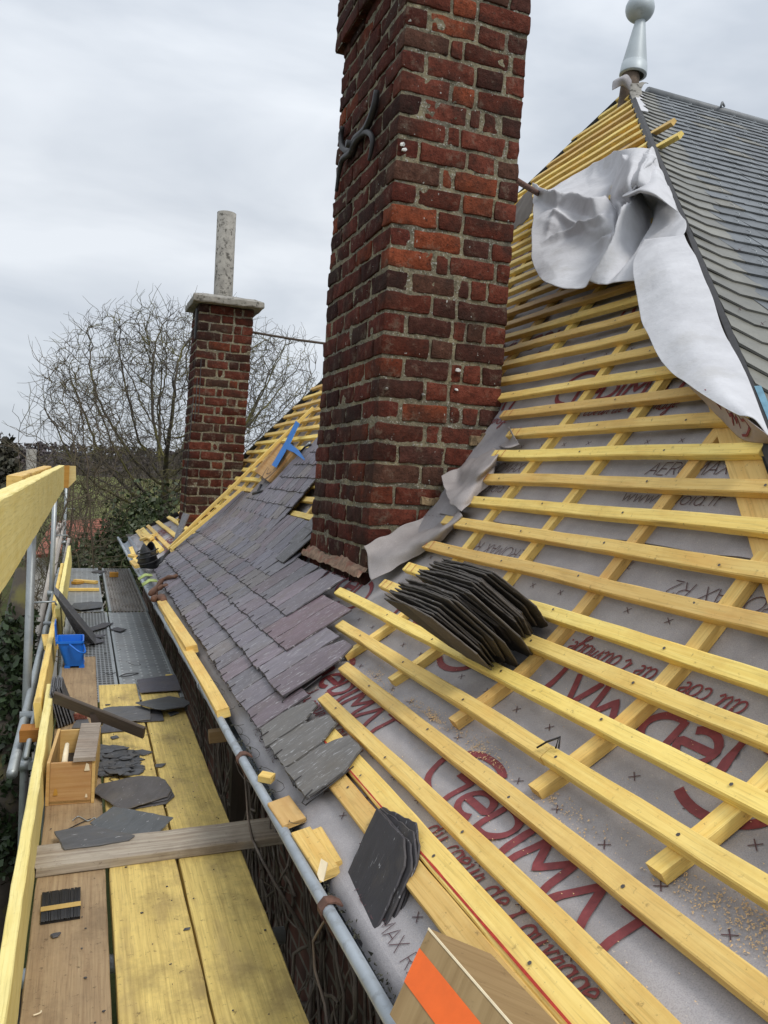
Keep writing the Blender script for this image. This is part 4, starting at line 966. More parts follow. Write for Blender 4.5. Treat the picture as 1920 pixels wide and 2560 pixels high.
# ================================================================ LOOSE SHEETS
def build_sheets():
    A = [[(378, 1020, .34), (520, 1040, .22), (800, 880, .10), (1050, 740, .12), (1230, 695, .15), (1385, 735, .08)],
         [(372, 1180, .35), (600, 1170, .26), (850, 1030, .08), (1075, 900, .03), (1200, 850, .26), (1420, 850, .05)],
         [(368, 1330, .35), (640, 1290, .26), (890, 1230, .20), (1010, 1110, .03), (1190, 1020, .30), (1490, 1010, .07)],
         [(366, 1500, .33), (640, 1450, .20), (1000, 1340, .16), (1090, 1210, .10), (1330, 1130, .10), (1570, 1190, .05)],
         [(368, 1620, .30), (640, 1600, .20), (930, 1560, .07), (1080, 1430, .19), (1310, 1350, .10), (1630, 1400, .05)],
         [(416, 1770, .26), (520, 1840, .24), (700, 1868, .18), (860, 1855, .14), (1060, 1820, .16), (1260, 1800, .08)]]
    FA = [((.97, .06), (.60, .99), .085, .07), ((.95, .12), (.52, .85), -.05, .05), ((.03, .03), (.60, .58), .075, .06), ((.62, .25), (.50, .80), -.06, .06), ((.86, .2), (.74, .95), -.07, .06), ((.10, .60), (.45, .50), .03, .05), ((.15, .30), (.32, .62), .025, .04), ((.70, .12), (.60, .4), .05, .05), ((.2, .15), (.1, .55), .02, .04), ((.35, .75), (.75, .80), .035, .06)]
    mb = MB(); net = [[onroof(*k7(u, v), o) for (u, v, o) in r] for r in A]; patch(mb, net, 120, 110, .010, 5.5, crease=.012, folds=FA)
    t = thing('fleece_sheet', net[5][2], 'large white fleece sheet draped in folds over the rod and the upper battens', 'sheet', 'loose underlay sheets')
    solid(mb.build('draped_sheet', M_WHITE, t), .002)
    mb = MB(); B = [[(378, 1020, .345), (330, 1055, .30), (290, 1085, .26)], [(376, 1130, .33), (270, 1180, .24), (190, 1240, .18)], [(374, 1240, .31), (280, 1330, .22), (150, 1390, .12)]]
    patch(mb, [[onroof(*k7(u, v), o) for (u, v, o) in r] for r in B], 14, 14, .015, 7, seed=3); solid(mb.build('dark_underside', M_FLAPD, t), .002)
    mb = MB(); C = [[(1280, 745, .12), (1330, 735, .16), (1385, 742, .10)], [(1230, 850, .18), (1300, 840, .26), (1390, 790, .12)], [(1160, 960, .20), (1240, 960, .28), (1300, 880, .17)], [(1130, 1060, .18), (1220, 1010, .25), (1290, 980, .2)]]
    patch(mb, [[onroof(*k7(u, v), o+.03) for (u, v, o) in r] for r in C], 14, 20, .01, 8, seed=4); solid(mb.build('fold', M_WHITE, t), .002)
    mb = MB(); C = [[(1285, 890, .12), (1380, 830, .12), (1430, 870, .06)], [(1290, 970, .20), (1400, 960, .2), (1500, 1020, .06)], [(1120, 1090, .25), (1330, 1040, .33), (1560, 1200, .08)], [(1110, 1115, .22), (1330, 1075, .31), (1580, 1235, .07)]]
    patch(mb, [[onroof(*k7(u, v), o+.02) for (u, v, o) in r] for r in C], 24, 18, .008, 8, seed=6); solid(mb.build('fold', M_WHITE, t), .002)
    Bn = [[(905, 1322, .16), (1000, 1310, .14), (1140, 1298, .07)], [(852, 1440, .20), (1000, 1430, .17), (1190, 1430, .06)], [(850, 1560, .21), (1050, 1570, .17), (1250, 1590, .06)],
          [(875, 1750, .2), (1090, 1750, .16), (1320, 1740, .06)], [(935, 1860, .19), (1160, 1870, .16), (1370, 1860, .06)], [(1020, 2010, .18), (1230, 2000, .16), (1430, 1980, .06)], [(1190, 2145, .19), (1320, 2120, .17), (1490, 2110, .06)], [(1450, 2290, .16), (1540, 2320, .14), (1640, 2440, .06)]]
    mb = MB(); net = [[onroof(*z4(u, v), o) for (u, v, o) in r] for r in Bn]; patch(mb, net, 50, 90, .012, 3, seed=8, crease=.006)
    t = thing('fleece_sheet', net[-1][0], 'smooth white sheet hanging down the hip with its printed brown back turned up', 'sheet', 'loose underlay sheets')
    solid(mb.build('hanging_sheet', M_WHITE, t), .002)
    Cn = [[(1210, 845, .155), (1290, 870, .17), (1370, 905, .16), (1480, 985, .15), (1640, 1100, .12)], [(1285, 910, .10), (1330, 935, .10), (1400, 980, .10), (1520, 1060, .10), (1680, 1135, .09)], [(1350, 980, .04), (1390, 1030, .04), (1440, 1090, .035), (1530, 1160, .03), (1690, 1165, .03)]]
    mb = MB(); net = [[onroof(*h3(u, v), o) for (u, v, o) in r] for r in Cn]; patch(mb, net, 24, 14, .006, 8, seed=9)
    nd = [[np.array(p) for p in r] for r in net]
    def sf(u, v, h):
        p = spl([spl(r, u) for r in nd], v); return p+np.array([-.010, -.006, .006])
    def mark(pts, w):
        V = []
        for (u, v) in pts: V += [sf(u, v-w, 0), sf(u+w*.3, v+w, 0)]
        mb.add(V, [[2*i, 2*i+1, 2*i+3, 2*i+2] for i in range(len(pts)-1)], None, mi=1)
    mark([(.28, .1), (.36, .3), (.44, .5)], .09)
    for g in ([(.55, .35), (.58, .6), (.62, .5), (.61, .75)], [(.63, .35), (.66, .65), (.68, .45), (.7, .7)], [(.70, .3), (.73, .5), (.77, .4), (.8, .6), (.77, .85), (.72, .9)]): mark(g, .035)
    solid(mb.build('printed_back', [M_FLAPB, M_RED], t), .002)
build_sheets()

# ================================================================ LOOSE SLATES
def zplane(f, pts, z): return [bp(*f(u, v), z=z) for (u, v) in pts]
DK = (.062, .060, .066)
def loose_slates():
    up = (0, 0, 1)
    def lay(pts3, n, label, group, col=DK, th=.006, name='slate', mat=None):
        mb = MB(); plate(mb, pts3, n, th, .0022, .018, col, edge=1.5); return mb.single(name, mat or M_DSLATE, label, 'slate', group)
    G = 'loose slates lying on the scaffold boards'
    lay(zplane(q2, [(1000, 1705), (1390, 1640), (1480, 1560), (1450, 1480), (1100, 1560)], .002), up, 'lowest slate peeping out from under the big brown-grey one on the boards', G)
    lay(zplane(q2, [(940, 1690), (1410, 1600), (1460, 1530), (1430, 1450), (1000, 1560)], .009), up, 'middle slate almost hidden beneath the big brown-grey one on the boards', G)
    lay(zplane(q2, [(580, 1500), (650, 1435), (960, 1365), (1130, 1340), (1320, 1350), (1400, 1400), (1445, 1500), (1410, 1560), (940, 1705), (850, 1680)], .018), up, 'large brown-grey slate on top of two others right of the wooden box', G, (.085, .077, .075))
    lay(zplane(q2, [(160, 1955), (545, 1885), (1040, 2000), (980, 2045), (660, 2100), (270, 2150)], .034), up, 'grey slate overhanging the cross plank, tucked under a pointed one', G, (.085, .085, .088))
    P = bp(*q2(1000, 1900), z=.03); n = unit((-.03, -.12, 1)); lay([bpp(*q2(u, v), P, n) for (u, v) in [(560, 1860), (810, 1680), (1475, 1800), (1310, 1960), (1090, 2000), (640, 1930)]], n, 'clean grey pointed slate lying over another beside the cross plank', G, (.085, .09, .094))
    lay(zplane(q2, [(1220, 600), (1340, 610), (1370, 720), (1070, 735)], .003), up, 'broken slate end sticking out under the chalky slate beyond the debris', G)
    lay(zplane(q2, [(700, 590), (800, 570), (1100, 560), (1220, 600), (1220, 710), (660, 745)], .011), up, 'chalk-streaked slate lying behind the T-shaped iron bar', G, (.10, .10, .105))
    P = bp(*q2(1340, 520), z=.03); n = unit((.05, .05, 1)); lay([bpp(*q2(u, v), P, n) for (u, v) in [(1060, 525), (1430, 455), (1600, 485), (1660, 530), (1600, 570), (1380, 600), (1270, 590)]], n, 'six-sided dark slate poking over the right edge of the boards', G, (.07, .072, .074))
    lay(zplane(q2, [(640, 860), (700, 760), (850, 760), (960, 830)], .004), up, 'slate lying under the raised end of the T-shaped iron bar', G)
    lay(zplane(q2, [(1075, 270), (1500, 215), (1560, 380), (1110, 410)], .012), up, 'rectangular purple-grey slate bridging boards and dimpled steel deck', G, (.085, .08, .095))
    lay(zplane(q2, [(360, 800), (400, 720), (530, 710), (560, 800)], .004), up, 'slate between the wooden box and the leaning slates', G, (.09, .09, .095))
    G2 = 'slates left on the steel deck'
    lay(zplane(q1, [(780, 1755), (950, 1690), (1045, 1690), (970, 1730), (850, 1765)], .006), up, 'thin pointed slate just beyond the blue bucket on the mesh deck', G2)
    lay(zplane(q1, [(1015, 1750), (1080, 1730), (1165, 1750), (1110, 1770)], .003), up, 'small slate flake on the dimpled deck past the bucket', G2)
    lay(zplane(q1, [(770, 1800), (975, 1800), (930, 1822), (820, 1815)], .008), up, 'narrow slate sliver right of the blue bucket, upper of two', G2, (.08, .078, .09))
    lay(zplane(q1, [(760, 1815), (860, 1820), (970, 1862), (800, 1890)], .004), up, 'slate resting against the right side of the blue bucket', G2, (.08, .078, .09))
    lay(zplane(q1, [(650, 1540), (680, 1510), (840, 1495), (945, 1500), (940, 1545), (740, 1570)], .012), up, 'slate lying across the joint between the two steel decks', G2, (.075, .08, .088))
    lay(zplane(q1, [(840, 1218), (900, 1203), (980, 1210), (920, 1230)], .003), up, 'slate flake on the far steel deck near its end', G2)
    # fan of slates standing in the gutter
    G3 = 'fan of dark slates standing in the gutter'; T = onroof(*z7(1040, 980), .03); Lp = bp(*z7(795, 1500), z=.335); Rq = bp(*z7(935, 1775), z=.335)
    n = unit(np.cross(Rq-Lp, T-Lp)); n = n if n[2] > 0 else -n
    labs = ['scratched dark slate in front of the fan standing in the gutter', 'second slate of the fan in the gutter, a sliver showing at its right', 'third slate of the fan standing in the gutter', 'rearmost slate of the fan in the gutter, its top corner showing']
    polys = [[(795, 1490), (1028, 978), (1185, 1150), (1188, 1310), (1040, 1640), (935, 1775)], [(830, 1540), (1040, 975), (1222, 1180), (1225, 1330), (1080, 1650), (965, 1768)], [(850, 1540), (1050, 972), (1235, 1110), (1255, 1290), (1110, 1660), (1000, 1765)], [(880, 1560), (1060, 970), (1250, 1060), (1270, 1190), (1250, 1330), (1145, 1640), (1030, 1750)]]
    for i in (3, 2, 1, 0):
        P = T-n*.0085*i; lay([bpp(*z7(u, v), P, n) for (u, v) in polys[i]], n, labs[i], G3, (.034, .031, .035))
    # row of slates on edge between the battens
    G4 = 'row of slates standing on edge on the battens'; N = 27
    YT = 2.16; L0, L1 = bp(958, 1489, y=YT), bp(1110, 1392, y=YT-.03); B1 = onroof(1357, 1550, -.02)
    hv = unit(nrm(1.2)+np.array([-.10, 0, .0])); fn = unit(np.cross(unit(L1-B1), hv)); fn = fn if np.dot(fn, upv(1.2)) < 0 else -fn
    loc = [bpp(u, v, L1, fn)-L1 for (u, v) in [(1110, 1391), (1172, 1403), (1235, 1422), (1333, 1504), (1360, 1552), (1340, 1560), (1262, 1512), (1158, 1432)]]
    for i in range(N):
        t = i/(N-1); b = L0+(L1-L0)*t; n_ = unit(fn+rng.normal(0, .03, 3)); j1 = rng.normal(0, .005, 3)*np.array([.5, 1, 1]); sc = rng.uniform(.94, 1.05)*(1.10 if i in (8, 14) else 1)*(1.08-.06*t)
        pts = [b+j1+p*sc for p in loc]; c_ = np.mean(pts, axis=0); pts = [p-n_*np.dot(p-c_, n_) for p in pts]
        lab = 'front slate of the row on edge by the big chimney, its grey face showing' if i == 0 else ('rearmost slate of the row on edge between the battens' if i == N-1 else 'dark slate standing on edge inside the row below the big chimney')
        lay(pts, n_, lab, G4, (.062, .054, .048) if i else (.10, .085, .075), .0042)
    # slates leaning on the toe boards
    def lean(f, tops, bots, k, dx, lab, G):
        for i in range(k):
            a, b = [bp(*f(u, v), x=-.085+dx*i) for (u, v) in tops]; c, d = [bp(*f(u, v), x=-.03+dx*i) for (u, v) in bots]
            c[2] = d[2] = .012; p = [a, b, d, c]; p = [q+np.array([0, .012*i*(-1)**i, rng.uniform(-.012, .012)]) for q in p]; n = unit(np.cross(p[1]-p[0], p[2]-p[1])); n = n if n[0] > 0 else -n
            lay(p, n, lab if i < k-1 else lab.replace('one of several slates', 'innermost slate'), G, (.05, .05, .054))
    G5 = 'slates leaning on the toe board behind the wooden box'
    zt1 = bp(134, 1732, y=3.95)[2]
    for i in range(6):
        y0, y1 = 3.95+.015*i, 4.27-.01*i; x0, x1 = -.118+.009*i, -.075+.013*i; dz_ = rng.uniform(-.01, .01)
        p = [np.array([x0, y0, zt1+dz_]), np.array([x0, y1, zt1+dz_]), np.array([x1, y1, .012]), np.array([x1, y0, .012])]; n = unit(np.cross(p[1]-p[0], p[2]-p[1])); n = n if n[0] > 0 else -n
        lay(p, n, 'slate in the upright stack between toe board and T-shaped bar' if i < 5 else 'innermost slate of the upright stack behind the wooden box', G5, (.075, .075, .08))
    G6 = 'slates leaning on the toe board beyond the blue bucket'
    for i in range(8):
        a = bp(134+1.5*i, 1484+1.5*i, y=6.0-.03*i); b = a+np.array([0, .30, .0]); c = np.array([.0+.016*i, a[1]-.02, .012]); d = c+np.array([.0, .32, 0])
        p = [a, b, d, c]; n = unit(np.cross(b-a, d-b)); n = n if n[0] > 0 else -n
        lay(p, n, 'slate in the leaning stack beyond the blue bucket' if i < 7 else 'innermost slate of the leaning stack beyond the blue bucket', G6, (.08, .08, .085))
    # splinters
    mb = MB()
    for k in range(150):
        u, v = rng.uniform(590, 1080), rng.uniform(1010, 1320)
        if (u > 900 and v < 1060): continue
        c = bp(*q2(u, v), z=.003+.02*rng.random()*(u < 1000)); s = rng.uniform(.01, .042)*(.7 if u > 950 else 1); a = rng.uniform(0, 6.28); K = rng.integers(4, 7)
        pts = [c+np.array([math.cos(a+6.283*i/K)*s*rng.uniform(.6, 1.3)*1.3, math.sin(a+6.283*i/K)*s*rng.uniform(.5, 1.1), rng.uniform(-.003, .003)]) for i in range(K)]
        g = rng.uniform(.75, 1.3); plate(mb, pts, unit((rng.uniform(-.15, .15), rng.uniform(-.15, .15), 1)), .004, .001, .02, (.068*g, .071*g, .078*g))
    o = mb.build('slate_chips', M_DSLATE); tag(o, 'heap of broken slate chips beside the wooden box', 'slate chips', None, 'stuff')
    mb = MB()
    for k in range(230):
        y = rng.uniform(1.7, 9.8); x = rng.uniform(-.08, .52); s = rng.uniform(.0012, .0045) if k > 14 else rng.uniform(.006, .014); c = np.array([x, y, .0025]); a = rng.uniform(0, 6.28)
        plate(mb, [c+np.array([math.cos(a+1.57*i)*s*rng.uniform(.4, 1.7), math.sin(a+1.57*i)*s*rng.uniform(.3, 1.2), 0]) for i in range(4)], up, .002, 0, .02, (.05, .05, .055))
    o = mb.build('scattered_chips', M_DSLATE); tag(o, 'small dark slate crumbs scattered over the scaffold floor', 'slate crumbs', None, 'stuff')
    G7 = 'single slate shards on the boards'
    for (pp, lab) in (([(1030, 1060), (1130, 1045), (1245, 1070), (1140, 1105)], 'pointed slate shard right of the heap of chips'), ([(1280, 1210), (1390, 1200), (1350, 1230), (1280, 1235)], 'flat slate shard at the seam right of the heap'), ([(780, 905), (850, 888), (870, 905), (800, 925)], 'small slate shard in front of the T-shaped bar foot'), ([(1420, 640), (1480, 620), (1535, 635), (1440, 670)], 'slate shard near the right edge beyond the heap')):
        lay(zplane(q2, pp, .003), up, lab, G7, (.07, .073, .08))
    lay(zplane(q6, [(610, 1160), (650, 1135), (728, 1132), (690, 1165), (640, 1182)], .003), up, 'tiny arrow-shaped slate shard in front of the black hook bundle', G7)
loose_slates()

# ================================================================ SCAFFOLD
def build_scaffold():
    sc = thing('scaffold', (-.2, 5, -6), 'galvanised tube scaffold with steel decks along the eaves', 'scaffold')
    posts = [(q1(275, 1400), -.28, -.06, 1.02), (q1(490, 900), -.28, .0, 1.12), (q1(600, 700), -.27, .05, 1.22)]
    for i, (p, x, zb, ztop) in enumerate(posts):
        q = bp(*p, x=x); y = q[1]; mb = MB(); tube(mb, [(x, y, -6.2 if i else -6.2), (x, y, zb), (x+.004, y, ztop)], .0245, 14); sp = mb.build('standard', M_GALV, sc)
        mb = MB(); z = zb-.12 if i else bp(78, 1826, x=x)[2]; tube(mb, [(x, y, z-.03), (x, y, z+.03)], .042, 12); box(mb, (x+.05, y-.01, z), (.10, .05, .05)); mb.build('coupler', M_GALV, sp)
        mb = MB(); zz = .42 if i == 0 else .5; tube(mb, [(x+.02, y, zz), (x+.14, y, zz+.005), (x+.15, y+.02, zz-.02)], .006, 6); mb.build('tie_wire', M_GALV, sp)
    for z, x in ((-.12, -.255), (-.05, -.20)):
        mb = MB(); tube(mb, [(x, 3.75, z), (x, 11, z)], .024 if z < -.1 else .012, 10); mb.build('ledger', M_GALV, sc)
    for y in (2.2, 4.55, 7.12, 10.2):
        mb = MB(); tube(mb, [(-.28, y, -.10), (.60, y, -.10)], .024, 10); mb.build('transom', M_GALV, sc)
    def deck(x0, x1, y0, y1, mat, rib=0):
        mb = MB(); zt_ = -.004
        if rib:
            V = []; n = rib*6; 
            for i in range(n+1):
                x = x0+.02+(x1-x0-.04)*i/n; h = [0, 0, -.014, -.014, -.014, 0][i % 6]
                V += [(x, y0, zt_+h), (x, y1, zt_+h)]
            mb.add(V, [[2*i, 2*i+2, 2*i+3, 2*i+1] for i in range(n)], None)
        else:
            V = [(x0+.02, y0, zt_), (x1-.02, y0, zt_), (x1-.02, y1, zt_), (x0+.02, y1, zt_)]; mb.add(V, [[0, 1, 2, 3]], [[(v[0]-x0, v[1]) for v in V]])
        for (a, b) in ((x0, x0+.02), (x1-.02, x1)): box(mb, ((a+b)/2, (y0+y1)/2, zt_-.026), (b-a, y1-y0, .06), mi=1)
        box(mb, ((x0+x1)/2, y1-.006, zt_-.028), (x1-x0-.04, .012, .05), mi=1)
        mb.build('deck_panel', [mat, M_GALV], sc)
    deck(-.12, .20, 7.16, 10.18, M_DOT); deck(.245, .575, 7.16, 10.18, M_RIB, 10); deck(-.10, .225, 4.4, 7.10, M_MESH); deck(.235, .565, 4.4, 7.10, M_DOT)
    # boards
    def board(name, p0, p1, w, h, mat, lab, cat, grp, up=(0, 0, 1), jit=.002):
        mb = MB(); L = np.linalg.norm(np.array(p1)-np.array(p0)); beam(mb, p0, p1, up, w, h, max(2, int(L/.08)), .003, jit, rough_end=.003, vj=.0010); return mb.single(name, mat, lab, cat, grp)
    g = 'scaffold floor boards'
    board('floor_board', (-.002, .7, -.0195), (.012, 5.45, -.018), .198, .038, M_TAN, 'brown scaffold floor board along the toe board', 'board', g)
    board('floor_board', (.214, .7, -.0195), (.222, 4.72, -.018), .205, .038, M_YTAN, 'yellow stained floor board between two others', 'board', g)
    board('floor_board', (.425, .7, -.0195), (.437, 4.60, -.018), .205, .038, M_YTAN, 'yellow floor board nearest the house wall', 'board', g)
    a = zplane(z2, [(172, 1437), (1335, 1287)], .017); d = unit(a[1]-a[0]); board('cross_plank', a[0], a[1]+d*.10, .155, .032, M_GREYW, 'grey weathered plank laid across the floor boards', 'plank', None)
    g = 'yellow toe boards'
    board('toe_board', (-.126, .7, .075), (-.118, 4.22, .08), .155, .034, M_PALE, 'long yellow toe board in the foreground beside the floor', 'toe board', g, up=(1, 0, .06))
    board('toe_board', (-.165, 4.0, .05), (-.150, 7.4, .09), .15, .034, M_YEL, 'yellow toe board behind the blue bucket', 'toe board', g, up=(1, 0, .1))
    board('toe_board', (-.135, 6.1, .10), (-.125, 10.1, .17), .22, .034, M_PALE, 'tall pale toe board at the far end of the scaffold', 'toe board', g, up=(1, 0, .1))
    board('toe_board', (-.19, 6.9, .04), (-.18, 9.2, .10), .15, .03, M_YEL, 'second yellow board behind the tall far toe board', 'toe board', g, up=(1, 0, .1))
    board('wood_block', (-.175, 3.98, -.03), (-.17, 4.05, -.02), .14, .06, M_ORG, 'orange sawn block end below the toe board joint', 'block', None)
    board('wood_block', bp(*z2(166, 728), z=-.06), bp(*z2(222, 722), z=-.06), .04, .04, M_BROWNW, 'brown block under the scaffold tube at left', 'block', None)
    board('wood_offcut', (-.20, 6.05, .02), (-.17, 5.75, .0), .09, .03, M_YEL, 'pointed yellow offcut wedged left of the blue bucket', 'offcut', None)
    # guard rail
    xr = -.15; t0 = bp(0, 1250, x=xr); t1 = bp(161, 1163.5, x=xr); b0 = bp(0, 1540, x=xr); b1 = bp(158, 1213, x=xr)
    m0 = (t0+b0)/2; dz = (t1[2]-t0[2])/(t1[1]-t0[1]); h = .5*((t0[2]-np.interp(t0[1], [b0[1], b1[1]], [b0[2], b1[2]]))+(t1[2]-b1[2])); y0, y1 = .25, float(t1[1])
    zc = lambda y: t0[2]+dz*(y-t0[1])-h/2
    board('guard_rail', (xr-.022, y0, zc(y0)), (xr-.022, y1, zc(y1)), h, .044, M_PALE, 'wide pale yellow guard rail board running along the left side', 'guard rail', 'guard rail boards', up=(1, 0, 0), jit=.003)
    p = [bp(*q1(u, v), y=7.3) for (u, v) in [(588, 235), (700, 240), (700, 368), (630, 440), (588, 442)]]
    mb = MB(); plate(mb, [p[0], p[1], p[2], p[3], p[4]], (0, -1, 0), .03, 0, 1); mb.single('guard_rail', M_PALE, 'short sawn board closing the far end of the guard rail', 'guard rail', 'guard rail boards')
    mb = MB(); p = [bp(*q1(u, v), y=7.26) for (u, v) in [(588, 236), (642, 234), (632, 440), (588, 440)]]; plate(mb, p, (0, -1, 0), .012, 0, 1); mb.single('rail_end_block', M_ORG, 'orange end of a board between the rail and its closing board', 'block')
    board('rail_batten', (xr-.075, 3.0, zc(3)+h/2-.02), (xr-.075, 5.6, zc(5.6)+h/2-.02), .05, .06, M_YEL, 'rough yellow batten fixed behind the guard rail', 'batten', None)
build_scaffold()
# ================================================================ TOOLS AND LUMBER
def panel(mb, pts, th, n, mi=0, col=(1, 1, 1)): plate(mb, pts, n, th, 0, 1, col, mi)
def build_tools():
    # --- wooden box
    a = bp(*q2(100, 1655), z=.001); b = bp(*q2(560, 1622), z=.001); ax = unit((b-a)*np.array([1, 1, 0])); ay = np.array([-ax[1], ax[0], 0]); w = np.linalg.norm(b-a)
    top = bp(*q2(150, 1190), y=a[1]); h = top[2]-.001
    # depth: far rim pixel on plane z = h
    far = bp(*q2(175, 822), z=h); dep = float(np.clip(np.dot(far-a, ay), .25, .9))
    t = thing('wooden_box', a+ax*w/2, 'open plywood box with a half lid standing on the floor boards', 'box')
    Z = np.array([0, 0, 1.]); th = .012
    mb = MB(); panel(mb, [a, b, b+Z*h, a+Z*h], th, ay); mb.build('front_panel', M_BOXW, t)
    mb = MB(); o = ay*dep; panel(mb, [a+o, b+o, b+o+Z*h, a+o+Z*h], th, -ay); mb.build('back_panel', M_BOXW, t)
    for p, s in ((a, 1), (b, -1)):
        mb = MB(); q = p-ax*s*.001; panel(mb, [q-ay*.004, q+o+ay*.004, q+o+Z*(h+.004)+ay*.004, q+Z*(h+.004)-ay*.004], th, -ax*s); mb.build('side_panel', M_BOXW, t)
    mb = MB(); panel(mb, [a+Z*.004, b+Z*.004, b+o+Z*.004, a+o+Z*.004], .01, Z); mb.build('bottom', M_BOXW, t)
    mb = MB(); l = a+ax*w*.55+Z*(h+.006)-ay*.012; r_ = b+ax*.012+Z*(h+.006)-ay*.012; panel(mb, [l, r_, r_+ay*(dep+.02), l+ay*(dep+.02)], .016, Z); mb.build('lid', M_GREYW, t)
    mb = MB(); q = a+ax*w*.33+ay*.01+Z*(h-.002); tube(mb, [q, q+ay*.05+Z*.02, q+ay*.10+Z*.035], [.011, .010, .008], 8); mb.build('stick', M_CHIP, t)
    mb = MB(); q = a+Z*h*.5+ax*w*.5+ay*(dep*.5); beam(mb, a+ax*.02+ay*dep*.5+Z*h*.3, b-ax*.02+ay*dep*.5+Z*h*.3, Z, dep*.8, .05, 1); mb.build('contents', M_BLACK, t)
    for (u, v, s) in ((520, 1265, .016), (170, 1540, .014), (510, 1560, .008)):
        mb = MB(); P = bpp(*q2(u, v), a-ay*.001, ay); mb.add([P-ax*s*.6-ay*.003, P+ax*s*.6-ay*.003, P+ax*s*.4+Z*s*1.5-ay*.003, P-ax*s*.2+Z*s*1.9-ay*.003], [[0, 1, 2, 3]], None); mb.build('splinter', M_CHIP if u != 170 else M_ORG, t)
    # --- slater's T-shaped bench iron
    ft = bp(*q2(600, 1000), z=.004); yy = ft[1]
    A = bp(*q2(160, 455), y=yy+.12); B = bp(*q2(1130, 840), y=yy-.10); C = bp(*q2(625, 640), y=yy+.01)
    t = thing('bench_iron', ft, 'brown T-shaped bench iron stuck upright in the floor behind the box', 'slater iron')
    mb = MB(); d = unit(B-A); beam(mb, A-d*.0, B+d*.01, (0, -.35, 1), .018, .062, 6, .004); mb.build('bar', M_DKIRON_SHADE, t)
    mb = MB(); K = 8; V = []
    for i in range(K+1):
        s = i/K; p = ft+(C-ft)*s; w = .012+.03*s*s
        V += [p+np.array([-w*.7, -.004, 0]), p+np.array([w, -.004, 0]), p+np.array([w, .010, 0]), p+np.array([-w*.7, .010, 0])]
    mb.add(V, [[i*4+q, i*4+(q+1) % 4, i*4+4+(q+1) % 4, i*4+4+q] for i in range(K) for q in range(4)]+[[0, 3, 2, 1]], None); mb.build('stem', M_DKIRON_SHADE, t)
    # --- blue bucket
    a = bp(*q1(600, 2103), z=.002); b = bp(*q1(772, 2080), z=.002); yb = a[1]; ta = bp(*q1(525, 1875), y=yb-.03); tb = bp(*q1(765, 1842), y=yb-.03); H = (ta[2]+tb[2])/2
    dpt = .17; t = thing('bucket', (a+b)/2, 'square blue plastic bucket on the end of the brown floor board', 'bucket')
    def ring(x0, x1, y0, y1, z, r=.02, n=5):
        P = []
        for (cx, cy, a0) in ((x1-r, y1-r, 0), (x0+r, y1-r, 90), (x0+r, y0+r, 180), (x1-r, y0+r, 270)):
            for i in range(n): t_ = R_(a0+90*i/(n-1)); P.append((cx+r*math.cos(t_), cy+r*math.sin(t_), z))
        return P
    x0, x1 = a[0], b[0]; X0, X1 = ta[0], tb[0]; mb = MB(); V = []
    specs = [(x0, x1, yb, yb+dpt*.85, .014), (X0, X1, yb-.03, yb+dpt, H), (X0-.006, X1+.006, yb-.036, yb+dpt+.006, H+.001), (X0-.006, X1+.006, yb-.036, yb+dpt+.006, H-.012)]
    for s in specs: V += ring(*s)
    n = 20; Fs = [[k*n+i, k*n+(i+1) % n, (k+1)*n+(i+1) % n, (k+1)*n+i] for k in range(3) for i in range(n)]+[[n-1-i for i in range(n)]]
    mb.add(V, Fs, None, smooth=False)
    for (xx, yq) in ((x0+.012, yb+.01), (x1-.012, yb+.01), (x1-.012, yb+dpt*.8)): box(mb, (xx, yq, .008), (.03, .02, .014))
    solid(mb.build('body', M_BLUE, t), .003)
    mb = MB(); hp = [bp(*q1(640, 1885), y=yb-.042), bp(*q1(690, 1925), y=yb-.06), bp(*q1(740, 1958), y=yb-.07), bp(*q1(785, 1955), y=yb-.04), bp(*q1(770, 1885), y=yb+.04)]; tube(mb, [spl(hp, i/16) for i in range(17)], .006, 8); mb.build('handle', M_BLUE, t)
    mb = MB(); lp = [bp(*q1(u, v), x=X0-.012) for (u, v) in [(512, 1868), (545, 1570)]]; y0_, y1_ = yb+.0, yb+.20; zt_ = lp[1][2]; V = [np.array([X0-.008, y0_, H-.03]), np.array([X0-.008, y1_, H-.03]), np.array([X0-.02, y1_, H+.10]), np.array([X0-.02, y0_+.02, H+.10])]
    panel(mb, V, .006, (1, 0, 0)); mb.build('lid', M_BLUE, t)
    # --- bundle of slate hooks
    c = [bp(*q6(u, v), z=.012) for (u, v) in [(485, 975), (965, 900), (970, 552), (505, 622)]]
    t = thing('hook_bundle', (c[0]+c[2])/2*np.array([1, 1, 0])+np.array([0, 0, 0]), 'bundle of straight black slate hooks held by a tan strap on the brown board', 'hook bundle')
    mb = MB(); K = 42
    for i in range(K): s = (i+.5)/K; p = c[0]+(c[1]-c[0])*s; q = c[3]+(c[2]-c[3])*s; j = rng.uniform(-.0015, .0015, 3)*np.array([1, 1, .4]); tube(mb, [p+j-np.array([0, 0, .004]), q+j-np.array([0, 0, .004])], .0022, 6)
    panel(mb, [c[i]-np.array([0, 0, .011]) for i in (0, 1, 2, 3)], .004, (0, 0, 1)); mb.build('hooks', M_BLACK, t)
    mb = MB(); s0, s1 = .31, .47; e = (c[1]-c[0])*.02; z = np.array([0, 0, .0])
    P0, P1 = c[0]+(c[3]-c[0])*s0-e, c[1]+(c[2]-c[1])*s0+e; Q0, Q1 = c[0]+(c[3]-c[0])*s1-e, c[1]+(c[2]-c[1])*s1+e; V = []; Kk = 84
    for i in range(Kk+1):
        f = i/Kk; zz = np.array([0, 0, -.0008+.0010*abs(math.sin(f*math.pi*42))-.010*(1 if i in (0, Kk) else 0)]); V += [P0+(P1-P0)*f+zz, Q0+(Q1-Q0)*f+zz]
